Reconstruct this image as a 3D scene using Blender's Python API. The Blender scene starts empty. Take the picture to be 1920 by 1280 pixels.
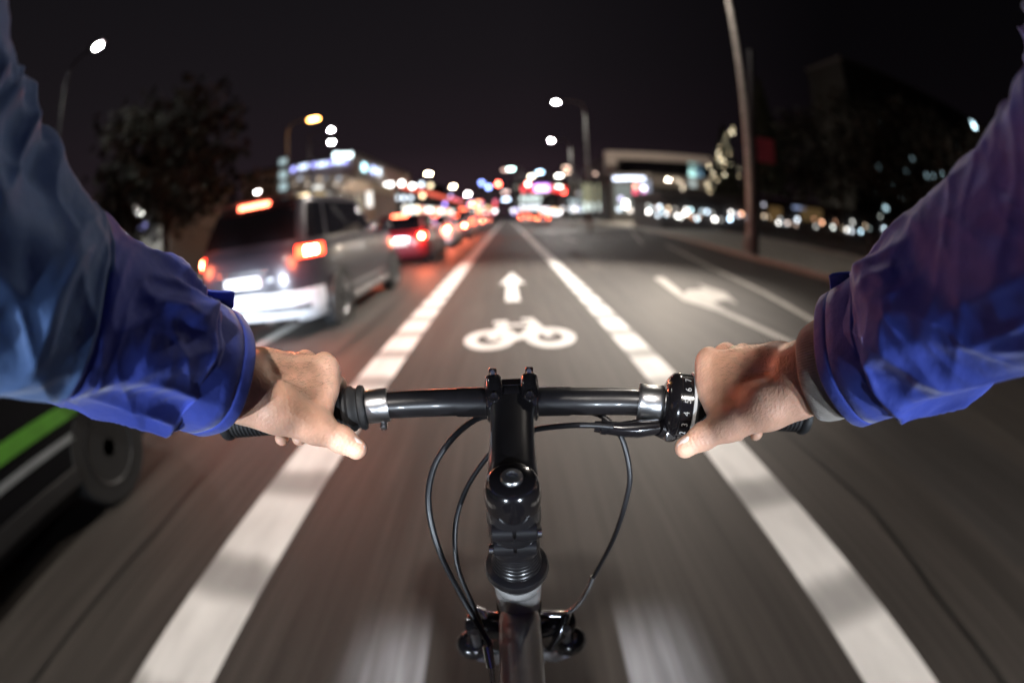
import bpy, bmesh, math, random
import numpy as np
from mathutils import Vector, Matrix
random.seed(7); rng = np.random.default_rng(7)
PI = math.pi
sc = bpy.context.scene
# ------------------------------------------------------------------ camera (fisheye action camera at chest height)
CAM_H = 1.20
cd = bpy.data.cameras.new('camera'); cam = bpy.data.objects.new('camera', cd); sc.collection.objects.link(cam)
sc.camera = cam
F_MM, PITCH, ROLL = 36.0*872.2/1920.0, 0.27, 0.0417
cd.type = 'PANO'; cd.panorama_type = 'FISHEYE_EQUISOLID'
cd.fisheye_lens = F_MM; cd.lens = F_MM; cd.fisheye_fov = PI
cd.sensor_width = 36.0; cd.sensor_height = 36.0*682/1024
cd.clip_start = 0.01; cd.clip_end = 3000
cam.matrix_world = Matrix.Translation((0, 0, CAM_H)) @ Matrix.Rotation(PI/2-PITCH, 4, 'X') @ Matrix.Rotation(-ROLL, 4, 'Z')
cd.dof.use_dof = True; cd.dof.focus_distance = 0.385; cd.dof.aperture_fstop = FSTOP = 2.3
CAM_R = cam.matrix_world.to_3x3()
def ray(px, py):
    """direction of a point of the 1920 x 1280 photograph, used to survey where things stand"""
    x, y = px-960.0, 640.0-py; r = math.hypot(x, y)+1e-9; th = 2*math.asin(min(1, r/(2*872.2)))
    return CAM_R @ Vector((math.sin(th)*x/r, math.sin(th)*y/r, -math.cos(th)))
def at_d(px, py, d): return Vector((0, 0, CAM_H)) + ray(px, py)*d
def at_y(px, py, Y): v = ray(px, py); return Vector((0, 0, CAM_H)) + v*(Y/v.y)
def at_z(px, py, z): v = ray(px, py); return Vector((0, 0, CAM_H)) + v*((z-CAM_H)/v.z)
# ------------------------------------------------------------------ world: night sky lit from below by the town
w = bpy.data.worlds.new('World'); sc.world = w; w.use_nodes = True
nt = w.node_tree; nt.nodes.clear()
out = nt.nodes.new('ShaderNodeOutputWorld'); bg = nt.nodes.new('ShaderNodeBackground')
tc = nt.nodes.new('ShaderNodeTexCoord'); sep = nt.nodes.new('ShaderNodeSeparateXYZ'); nt.links.new(tc.outputs['Generated'], sep.inputs[0])
r1 = nt.nodes.new('ShaderNodeValToRGB'); nt.links.new(sep.outputs['Z'], r1.inputs[0])
e = r1.color_ramp.elements; e[0].position = 0.0; e[0].color = (.050, .029, .038, 1); e[1].position = 0.62; e[1].color = (.0085, .0078, .0095, 1)
m = r1.color_ramp.elements.new(.16); m.color = (.0200, .0138, .0180, 1)
m = r1.color_ramp.elements.new(.32); m.color = (.0140, .0112, .0138, 1)
r2 = nt.nodes.new('ShaderNodeValToRGB'); nt.links.new(sep.outputs['X'], r2.inputs[0])
e = r2.color_ramp.elements; e[0].position = 0.05; e[0].color = (1, 1, 1, 1); e[1].position = 0.62; e[1].color = (.22, .22, .24, 1)
mx = nt.nodes.new('ShaderNodeMix'); mx.data_type = 'RGBA'; mx.blend_type = 'MULTIPLY'; mx.inputs[0].default_value = 1
nt.links.new(r1.outputs[0], mx.inputs[6]); nt.links.new(r2.outputs[0], mx.inputs[7])
nt.links.new(mx.outputs[2], bg.inputs[0]); bg.inputs[1].default_value = .70
nt.links.new(bg.outputs[0], out.inputs[0])
sc.view_settings.view_transform = 'Standard'; sc.view_settings.look = 'None'; sc.view_settings.exposure = 0.0; sc.view_settings.gamma = 1
sc.cycles.use_denoising = True
try: sc.cycles.denoiser = 'OPENIMAGEDENOISE'
except Exception: pass
sc.cycles.max_bounces = 4; sc.cycles.diffuse_bounces = 2; sc.cycles.glossy_bounces = 3; sc.cycles.transmission_bounces = 4
sc.cycles.sample_clamp_indirect = 4; sc.cycles.use_light_tree = True
sc.cycles.caustics_reflective = False; sc.cycles.caustics_refractive = False
# ------------------------------------------------------------------ helpers
C = sc.collection
def tag(o, label=None, cat=None, group=None, kind=None):
    if label: o['label'] = label
    if cat: o['category'] = cat
    if group: o['group'] = group
    if kind: o['kind'] = kind
    return o
def thing(name, label, cat, loc=(0, 0, 0), rz=0, group=None):
    o = bpy.data.objects.new(name, None); C.objects.link(o); o.location = loc; o.rotation_euler = (0, 0, rz)
    o.empty_display_size = .1
    return tag(o, label, cat, group)
class MB:
    def __init__(s): s.v = []; s.f = []
    def add(s, vs, fs):
        k = len(s.v); s.v += [tuple(p) for p in vs]; s.f += [tuple(i+k for i in f) for f in fs]; return s
    def box(s, c, d, rz=0, M=None):
        hx, hy, hz = d[0]/2, d[1]/2, d[2]/2; vs = []
        for x in (-hx, hx):
            for y in (-hy, hy):
                for z in (-hz, hz):
                    p = Vector((x, y, z))
                    if rz: p = Matrix.Rotation(rz, 3, 'Z') @ p
                    if M is not None: p = M @ p
                    vs.append(p+Vector(c))
        return s.add(vs, [(0, 1, 3, 2), (4, 6, 7, 5), (0, 4, 5, 1), (2, 3, 7, 6), (0, 2, 6, 4), (1, 5, 7, 3)])
    def loft(s, rings, cap=True, closed=True):
        k = len(rings[0]); vs = [p for r in rings for p in r]; fs = []
        for i in range(len(rings)-1):
            for j in range(k if closed else k-1):
                a, b = i*k+j, i*k+(j+1) % k
                fs.append((a, b, b+k, a+k))
        if cap: fs.append(tuple(reversed(range(k)))); fs.append(tuple((len(rings)-1)*k+j for j in range(k)))
        return s.add(vs, fs)
    def tube(s, pts, r, n=12, cap=True, sx=1.0):
        pts = [Vector(p) for p in pts]; m_ = len(pts)
        rr = r if hasattr(r, '__len__') else [r]*m_
        t = [(pts[min(i+1, m_-1)]-pts[max(i-1, 0)]).normalized() for i in range(m_)]
        u = t[0].orthogonal().normalized()
        rings = []
        for i in range(m_):
            u = (u - t[i]*u.dot(t[i])).normalized(); v_ = t[i].cross(u)
            rings.append([pts[i]+(u*math.cos(a)*sx+v_*math.sin(a))*rr[i] for a in [2*PI*j/n for j in range(n)]])
        return s.loft(rings, cap)
    def lathe(s, prof, o=(0, 0, 0), ax=(0, 0, 1), n=24, cap=True):
        ax = Vector(ax).normalized(); u = ax.orthogonal().normalized(); v_ = ax.cross(u); o = Vector(o)
        return s.loft([[o+ax*z+(u*math.cos(2*PI*j/n)+v_*math.sin(2*PI*j/n))*r for j in range(n)] for (r, z) in prof], cap)
    def sphere(s, c, r, n=12, m_=8, sc_=(1, 1, 1)):
        rings = []
        for i in range(m_+1):
            th = PI*(i+.02)/(m_+.04); rings.append([(c[0]+sc_[0]*r*math.sin(th)*math.cos(2*PI*j/n), c[1]+sc_[1]*r*math.sin(th)*math.sin(2*PI*j/n), c[2]-sc_[2]*r*math.cos(th)) for j in range(n)])
        return s.loft(rings, True)
    def poly(s, pts, z): return s.add([(p[0], p[1], z) for p in pts], [tuple(range(len(pts)))])
    def prism(s, pts, z0, z1):
        k = len(pts); return s.loft([[(p[0], p[1], z0) for p in pts], [(p[0], p[1], z1) for p in pts]])
    def build(s, name, mt, parent=None, smooth=True, bevel=0, sub=0, angle=40):
        me = bpy.data.meshes.new(name); me.from_pydata([tuple(p) for p in s.v], [], s.f); me.validate()
        bm = bmesh.new(); bm.from_mesh(me); bmesh.ops.recalc_face_normals(bm, faces=bm.faces); bm.to_mesh(me); bm.free()
        o = bpy.data.objects.new(name, me); C.objects.link(o)
        if mt is not None: me.materials.append(mt)
        if parent is not None: o.parent = parent
        if bevel:
            b = o.modifiers.new('bevel', 'BEVEL'); b.width = bevel; b.segments = 2; b.limit_method = 'ANGLE'; b.angle_limit = math.radians(35)
        if sub:
            b = o.modifiers.new('sub', 'SUBSURF'); b.levels = sub; b.render_levels = sub
        if smooth:
            for p in me.polygons: p.use_smooth = True
            try: me.set_sharp_from_angle(angle=math.radians(angle))
            except Exception: pass
        return o
def mat(name, col, rough=.6, metal=0., var=.12, scale=8., bump=0., bscale=60., coat=0., spec=.5, sheen=0., sss=0.):
    m_ = bpy.data.materials.new(name); m_.use_nodes = True; n = m_.node_tree; b = n.nodes['Principled BSDF']
    b.inputs['Roughness'].default_value = rough; b.inputs['Metallic'].default_value = metal
    b.inputs['Coat Weight'].default_value = coat; b.inputs['Specular IOR Level'].default_value = spec
    if sheen: b.inputs['Sheen Weight'].default_value = sheen
    if sss:
        b.inputs['Subsurface Weight'].default_value = sss; b.inputs['Subsurface Radius'].default_value = (1, .35, .2); b.inputs['Subsurface Scale'].default_value = .004
    t = n.nodes.new('ShaderNodeTexCoord'); no = n.nodes.new('ShaderNodeTexNoise'); no.inputs['Scale'].default_value = scale; no.inputs['Detail'].default_value = 5
    n.links.new(t.outputs['Object'], no.inputs['Vector'])
    rp = n.nodes.new('ShaderNodeValToRGB'); rp.color_ramp.elements[0].position = .3; rp.color_ramp.elements[1].position = .7
    rp.color_ramp.elements[0].color = tuple(c*(1-var) for c in col[:3])+(1,); rp.color_ramp.elements[1].color = tuple(min(1, c*(1+var)) for c in col[:3])+(1,)
    n.links.new(no.outputs['Fac'], rp.inputs[0]); n.links.new(rp.outputs[0], b.inputs['Base Color'])
    if bump:
        n2 = n.nodes.new('ShaderNodeTexNoise'); n2.inputs['Scale'].default_value = bscale; n2.inputs['Detail'].default_value = 4
        n.links.new(t.outputs['Object'], n2.inputs['Vector']); bp = n.nodes.new('ShaderNodeBump'); bp.inputs['Strength'].default_value = bump
        bp.inputs['Distance'].default_value = .5/bscale
        n.links.new(n2.outputs['Fac'], bp.inputs['Height']); n.links.new(bp.outputs[0], b.inputs['Normal'])
    return m_
def emit(name, col, s, sample=False):
    m_ = bpy.data.materials.new(name); m_.use_nodes = True; n = m_.node_tree; n.nodes.clear()
    o = n.nodes.new('ShaderNodeOutputMaterial'); e_ = n.nodes.new('ShaderNodeEmission'); e_.inputs[0].default_value = tuple(col)+(1,); e_.inputs[1].default_value = s
    n.links.new(e_.outputs[0], o.inputs[0])
    if not sample:
        try: m_.cycles.emission_sampling = 'NONE'
        except Exception: pass
    return m_
def lamp(name, kind, loc, energy, col, size=.1, parent=None, aim=None, cone=120, blend=.6):
    l = bpy.data.lights.new(name, kind); l.energy = energy; l.color = col
    if kind == 'SPOT': l.spot_size = math.radians(cone); l.spot_blend = blend
    l.shadow_soft_size = size
    o = bpy.data.objects.new(name, l); C.objects.link(o); o.location = loc
    if aim is not None: o.rotation_euler = (Vector(aim)-Vector(loc)).to_track_quat('-Z', 'Y').to_euler()
    if parent is not None: o.parent = parent
    return o
def copy_tree(o, parent=None):
    c = o.copy(); C.objects.link(c)
    if parent is not None: c.parent = parent
    for ch in list(o.children): copy_tree(ch, c)
    return c
# ------------------------------------------------------------------ materials
def asphalt(name, col):
    m_ = mat(name, col, .60, var=.0, spec=.45); n = m_.node_tree; b = n.nodes['Principled BSDF']
    t = n.nodes.new('ShaderNodeTexCoord')
    def noise(sc3, det=4):
        mp = n.nodes.new('ShaderNodeMapping'); mp.inputs['Scale'].default_value = sc3; no = n.nodes.new('ShaderNodeTexNoise'); no.inputs['Scale'].default_value = 1; no.inputs['Detail'].default_value = det
        n.links.new(t.outputs['Object'], mp.inputs[0]); n.links.new(mp.outputs[0], no.inputs['Vector']); return no.outputs['Fac']
    def ramp(x, a, b_, lo, hi):
        q = n.nodes.new('ShaderNodeMapRange'); q.inputs[1].default_value = a; q.inputs[2].default_value = b_; q.inputs[3].default_value = lo; q.inputs[4].default_value = hi
        n.links.new(x, q.inputs[0]); return q.outputs[0]
    def mul(a, b_):
        q = n.nodes.new('ShaderNodeMath'); q.operation = 'MULTIPLY'; n.links.new(a, q.inputs[0]); n.links.new(b_, q.inputs[1]); return q.outputs[0]
    streak = ramp(noise((34, .8, 1), 6), .32, .68, .74, 1.30)      # fine streaks along the lane, motion blur put into the colour
    broad = ramp(noise((5.5, .30, 1), 5), .32, .68, .74, 1.28)
    patch = ramp(noise((.35, .3, 1), 5), .35, .65, .88, 1.12)
    grain = ramp(noise((260, 260, 260), 2), .3, .7, .75, 1.25)
    f = mul(mul(streak, broad), mul(patch, grain))
    q = n.nodes.new('ShaderNodeMix'); q.data_type = 'RGBA'; q.blend_type = 'MULTIPLY'; q.inputs[0].default_value = 1
    q.inputs[6].default_value = tuple(col)+(1,); n.links.new(f, q.inputs[7]); n.links.new(q.outputs[2], b.inputs['Base Color'])
    bp = n.nodes.new('ShaderNodeBump'); bp.inputs['Strength'].default_value = .35; bp.inputs['Distance'].default_value = .004
    n.links.new(noise((180, 180, 180), 3), bp.inputs['Height']); n.links.new(bp.outputs[0], b.inputs['Normal'])
    return m_
def paint(name, col, period=0, phase=0, alpha_wear=.25):
    """road paint; with a period soft dark bars of light flicker are painted across the line"""
    m_ = mat(name, col, .55, var=.0, spec=.4); n = m_.node_tree; b = n.nodes['Principled BSDF']
    t = n.nodes.new('ShaderNodeTexCoord'); no = n.nodes.new('ShaderNodeTexNoise'); no.inputs['Scale'].default_value = 3.; no.inputs['Detail'].default_value = 6
    mp = n.nodes.new('ShaderNodeMapping'); mp.inputs['Scale'].default_value = (3, .6, 1)
    n.links.new(t.outputs['Object'], mp.inputs[0]); n.links.new(mp.outputs[0], no.inputs['Vector'])
    q = n.nodes.new('ShaderNodeMapRange'); q.inputs[1].default_value = .3; q.inputs[2].default_value = .7; q.inputs[3].default_value = 1-alpha_wear; q.inputs[4].default_value = 1
    n.links.new(no.outputs['Fac'], q.inputs[0]); last = q.outputs[0]
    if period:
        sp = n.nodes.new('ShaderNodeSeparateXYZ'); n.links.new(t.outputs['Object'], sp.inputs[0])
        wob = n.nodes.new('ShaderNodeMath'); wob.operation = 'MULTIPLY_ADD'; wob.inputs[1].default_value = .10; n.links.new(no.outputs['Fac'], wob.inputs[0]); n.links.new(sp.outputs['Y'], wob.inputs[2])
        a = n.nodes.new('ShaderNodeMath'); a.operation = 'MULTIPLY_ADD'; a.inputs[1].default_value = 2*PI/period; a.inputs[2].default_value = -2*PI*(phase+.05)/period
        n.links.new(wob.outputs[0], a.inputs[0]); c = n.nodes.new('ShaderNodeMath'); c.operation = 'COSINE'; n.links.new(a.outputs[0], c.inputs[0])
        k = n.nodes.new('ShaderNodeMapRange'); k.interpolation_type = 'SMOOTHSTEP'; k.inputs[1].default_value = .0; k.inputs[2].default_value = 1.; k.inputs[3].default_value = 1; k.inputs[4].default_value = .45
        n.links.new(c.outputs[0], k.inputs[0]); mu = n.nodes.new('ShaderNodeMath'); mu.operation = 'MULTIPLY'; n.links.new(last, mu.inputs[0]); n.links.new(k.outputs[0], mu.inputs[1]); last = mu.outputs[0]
    q = n.nodes.new('ShaderNodeMix'); q.data_type = 'RGBA'; q.blend_type = 'MULTIPLY'; q.inputs[0].default_value = 1
    q.inputs[6].default_value = tuple(col)+(1,); n.links.new(last, q.inputs[7]); n.links.new(q.outputs[2], b.inputs['Base Color'])
    return m_
M = dict(
    ground=mat('soil', (.035, .033, .028), .95, scale=1.2, var=.3), asphalt=asphalt('asphalt', (.041, .036, .032)),
    paving=mat('paving', (.20, .19, .17), .85, scale=3, var=.2, bump=.3), kerb=mat('kerb_stone', (.33, .31, .28), .8, scale=5, var=.2),
    lineR=paint('worn_line_flicker_r', (.80, .80, .78), .74, .80), lineL=paint('worn_line_flicker_l', (.80, .80, .78), .74, 1.08),  # worn paint with dark bars of light flicker painted in
    paint=paint('marking_paint', (.80, .80, .78)), paint2=paint('faded_paint', (.52, .50, .46), alpha_wear=.5),
    tyre=mat('tyre_rubber', (.012, .012, .013), .8), rim=mat('wheel_alloy', (.45, .45, .47), .35, 1.),
    glass=mat('dark_glass', (.006, .006, .008), .06, spec=.8, coat=.5), trim=mat('black_trim', (.015, .015, .016), .45),
    chrome=mat('bright_metal', (.75, .75, .77), .18, 1.), pole=mat('galvanised_pole', (.20, .195, .185), .55, .3, scale=4, var=.2),
    darkpole=mat('dark_post', (.02, .022, .026), .5), bark=mat('bark', (.03, .022, .016), .95, scale=10, var=.4),
    leaf=mat('dark_foliage', (.012, .013, .009), .9, scale=2, var=.5), needle=mat('spruce_needles', (.028, .036, .022), .9, scale=2, var=.5),
    concrete=mat('pale_render', (.30, .27, .26), .9, scale=.8, var=.15), darkwall=mat('dark_cladding', (.035, .032, .033), .8, scale=1, var=.3),
    roof=mat('roof_sheet', (.06, .055, .055), .8), plate=mat('number_plate', (.75, .75, .75), .5), redsign=mat('red_banner', (.60, .10, .14), .7),
    fence=mat('fence_paint', (.02, .02, .021), .6))

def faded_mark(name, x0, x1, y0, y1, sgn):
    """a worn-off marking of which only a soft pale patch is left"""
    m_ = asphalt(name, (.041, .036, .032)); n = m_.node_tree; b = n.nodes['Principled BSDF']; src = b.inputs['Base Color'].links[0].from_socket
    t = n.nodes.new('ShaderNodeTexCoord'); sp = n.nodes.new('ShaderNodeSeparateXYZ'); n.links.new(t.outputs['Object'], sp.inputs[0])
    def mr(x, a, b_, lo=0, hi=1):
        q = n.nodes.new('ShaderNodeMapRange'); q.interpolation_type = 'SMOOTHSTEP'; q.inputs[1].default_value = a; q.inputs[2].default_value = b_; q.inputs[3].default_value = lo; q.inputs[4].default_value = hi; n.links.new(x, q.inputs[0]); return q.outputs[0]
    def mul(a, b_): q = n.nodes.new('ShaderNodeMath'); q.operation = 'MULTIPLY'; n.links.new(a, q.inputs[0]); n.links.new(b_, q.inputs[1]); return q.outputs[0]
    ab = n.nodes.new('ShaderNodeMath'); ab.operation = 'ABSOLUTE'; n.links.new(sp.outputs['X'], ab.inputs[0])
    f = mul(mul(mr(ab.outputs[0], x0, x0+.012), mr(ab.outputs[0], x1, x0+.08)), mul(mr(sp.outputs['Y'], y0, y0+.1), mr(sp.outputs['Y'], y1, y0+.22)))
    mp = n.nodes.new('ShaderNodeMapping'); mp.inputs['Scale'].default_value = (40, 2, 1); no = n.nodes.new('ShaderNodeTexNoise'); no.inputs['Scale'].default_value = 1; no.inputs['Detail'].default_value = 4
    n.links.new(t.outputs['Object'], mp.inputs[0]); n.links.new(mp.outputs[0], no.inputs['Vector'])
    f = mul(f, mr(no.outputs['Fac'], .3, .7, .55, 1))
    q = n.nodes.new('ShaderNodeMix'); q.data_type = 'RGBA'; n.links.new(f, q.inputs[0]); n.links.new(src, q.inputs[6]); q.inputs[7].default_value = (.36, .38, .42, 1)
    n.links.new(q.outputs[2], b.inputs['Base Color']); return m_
# ------------------------------------------------------------------ the ground, road, pavements, markings
def strip(xs_l, xs_r, ys, z):
    b = MB(); k = len(ys); b.add([(xs_l[i], ys[i], z) for i in range(k)]+[(xs_r[i], ys[i], z) for i in range(k)], [(i, k+i, k+i+1, i+1) for i in range(k-1)]); return b
tag(MB().poly([(-900, -300), (900, -300), (900, 1600), (-900, 1600)], 0).build('ground', M['ground'], smooth=False), kind='structure')
ry = [-40, 5, 9, 13, 20, 28, 44, 80, 500]; rx = [6.95, 6.95, 6.98, 7.15, 8.3, 9.7, 11.0, 11.5, 12]
tag(strip([-9.6]*9, rx, ry, .004).build('road', M['asphalt'], smooth=False), kind='structure')
px_ = [13.0, 12.6, 12.6, 12.9, 14.3, 15.5, 16.8, 17.3, 18]
def slab(name, l, r, ys, z0, z1, m_):
    b = MB(); k = len(ys)
    b.loft([[(l[i], ys[i], z0), (r[i], ys[i], z0), (r[i], ys[i], z1), (l[i], ys[i], z1)] for i in range(k)]); return tag(b.build(name, m_, smooth=False), kind='structure')
slab('kerb', rx, [v+.14 for v in rx], ry, 0, .13, M['kerb'])
slab('pavement', [v+.142 for v in rx], px_, ry, 0, .125, M['paving'])
slab('pavement_edge', [v+.002 for v in px_], [v+.15 for v in px_], ry, 0, .16, M['kerb'])
slab('kerb', [-9.74]*2, [-9.602]*2, [-40, 500], 0, .13, M['kerb'])
slab('pavement', [-14]*2, [-9.742]*2, [-40, 500], 0, .125, M['paving'])
def lanestrip(name, x0, x1, y0, y1, m_, n=30):
    ys = [y0+(y1-y0)*(i/n)**2 for i in range(n+1)]
    return tag(strip([x0]*len(ys), [x1]*len(ys), ys, .008).build(name, m_, smooth=False), kind='structure')
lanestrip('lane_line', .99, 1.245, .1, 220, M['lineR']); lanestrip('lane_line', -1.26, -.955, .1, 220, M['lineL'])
lanestrip('lane_line', -3.0, -2.84, -2, 9, M['paint2'])
# line of the turning lane that widens to the right, and the faint old lines
def pathline(name, pts, wd, m_, z=.0085):
    l, r = [], []
    for i, p in enumerate(pts):
        a = Vector(pts[max(i-1, 0)]); b_ = Vector(pts[min(i+1, len(pts)-1)]); t = (b_-a).normalized(); nn = Vector((t.y, -t.x))*wd/2
        l.append(Vector(p)-nn); r.append(Vector(p)+nn)
    b = MB(); k = len(pts); b.add([(q.x, q.y, z) for q in l]+[(q.x, q.y, z) for q in r], [(i, k+i, k+i+1, i+1) for i in range(k-1)])
    return tag(b.build(name, m_, smooth=False), kind='structure')
pathline('lane_line', [(3.55, 2.5), (3.62, 3.7), (3.78, 4.76), (4.18, 6.74), (4.77, 10.3), (5.4, 13.5), (6.2, 17.5)], .13, M['paint2'])
pathline('lane_line', [(2.95, 20), (2.9, 24)], .14, M['paint2'])
pathline('lane_line', [(2.95, 29), (2.9, 36)], .14, M['paint2'])
pathline('stop_line', [(3.9, 22.2), (7.6, 23.8)], .3, M['paint2'])
pathline('lane_line', [(5.4, 18.2), (9.2, 34)], .13, M['paint2'])
M['paint3'] = paint('dull_paint', (.46, .44, .41), alpha_wear=.45)
# straight arrow in the cycle lane
tag(MB().poly([(-.07, 6.4), (.14, 6.4), (.12, 8.15), (.27, 8.05), (.06, 9.75), (-.17, 8.05), (-.05, 8.15)], .009).build('road_arrow', M['paint'], smooth=False), kind='structure')
# turning arrow
tag(MB().poly([(2.82, 2.2), (2.94, 2.2), (2.77, 5.3), (2.82, 5.9), (3.15, 6.1), (3.16, 5.75), (3.42, 6.65), (3.30, 7.6), (3.22, 7.05), (2.85, 6.95), (2.64, 6.6), (2.93, 8.4), (2.72, 8.4), (2.44, 6.1), (2.63, 5.4)], .009).build('turn_arrow', M['paint3'], smooth=False), kind='structure')
# bicycle symbol: rings and frame bars, stretched along the lane, lying across it
def bike_symbol():
    b = MB(); z = .009
    def ring(cx, cy, rx_, ry_, wd, n=40):
        vs = []
        for j in range(n):
            a = 2*PI*j/n; vs += [(cx+rx_*math.cos(a), cy+ry_*math.sin(a), z), (cx+(rx_-wd)*math.cos(a), cy+(ry_-wd*1.5)*math.sin(a), z)]
        b.add(vs, [(2*j, 2*((j+1) % n), 2*((j+1) % n)+1, 2*j+1) for j in range(n)])
    global zz; zz = z
    def bar(p, q, wd, dz):
        p, q = Vector(p), Vector(q); t = (q-p).normalized(); nn = Vector((t.y, -t.x))*wd/2
        b.add([(p-nn).to_3d()+Vector((0, 0, dz)), (p+nn).to_3d()+Vector((0, 0, dz)), (q+nn).to_3d()+Vector((0, 0, dz)), (q-nn).to_3d()+Vector((0, 0, dz))], [(0, 1, 2, 3)])
    ring(-.22, 4.42, .25, .37, .12); ring(.38, 4.42, .25, .37, .12)
    for i, (p, q, wd) in enumerate([((-.22, 4.42), (-.10, 5.0), .07), ((-.22, 4.42), (.07, 4.38), .06), ((-.12, 4.98), (.07, 4.38), .06), ((-.1, 4.97), (.24, 4.97), .08), ((.07, 4.38), (.26, 4.98), .06), ((.38, 4.42), (.22, 5.2), .06), ((.12, 5.21), (.26, 5.21), .09), ((-.2, 5.12), (-.04, 5.12), .11)]):
        bar(p, q, wd*1.35, .0095+i*.0004)
    return b
tag(bike_symbol().build('bicycle_symbol', M['paint'], smooth=False), kind='structure')
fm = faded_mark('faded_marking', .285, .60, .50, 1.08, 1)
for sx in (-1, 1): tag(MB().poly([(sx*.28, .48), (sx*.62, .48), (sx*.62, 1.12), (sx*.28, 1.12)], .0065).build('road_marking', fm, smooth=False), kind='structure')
tar = mat('tar_seam', (.014, .013, .012), .5, var=.3)
pathline('road_seam', [(1.50, -1), (1.52, .6), (1.60, 1.2), (1.58, 2.2), (1.66, 3.2), (1.62, 5), (1.72, 8), (1.66, 14)], .035, tar, .006)
pathline('road_seam', [(-1.75, -1), (-1.70, 1.2), (-1.78, 2.4), (-1.70, 4.2), (-1.76, 7), (-1.7, 14)], .03, tar, .006)
pathline('road_seam', [(1.64, 3.6), (2.3, 3.75), (3.4, 3.6), (5.1, 3.8), (6.9, 3.7)], .04, tar, .0062)
pathline('road_seam', [(1.66, 9.2), (3.0, 9.0), (4.6, 9.3), (7.0, 9.2)], .04, tar, .0062)
tag(MB().poly([(2.1, .4), (3.1, .45), (3.05, 2.1), (2.05, 2.0)], .0055).build('road_repair', asphalt('asphalt_patch', (.034, .031, .029)), smooth=False), kind='structure')
dr = thing('drain_cover', 'iron drain cover let into the road by the right-hand kerb', 'drain cover', (6.65, 7.6, 0))
MB().box((0, 0, .008), (.5, .5, .012)).build('frame', M['trim'], dr, bevel=.003)
gb = MB()
for k in range(7): gb.box((-.18+k*.06, 0, .017), (.03, .42, .008))
gb.build('grate', mat('cast_iron', (.06, .055, .05), .5, .7), dr, smooth=False)
# pale repairs
tag(MB().poly([(1.7, 9.5), (2.05, 9.6), (2.2, 15), (1.9, 15)], .0075).build('road_repair', mat('repair_tar', (.06, .055, .05), .8, var=.2), smooth=False), kind='structure')
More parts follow.
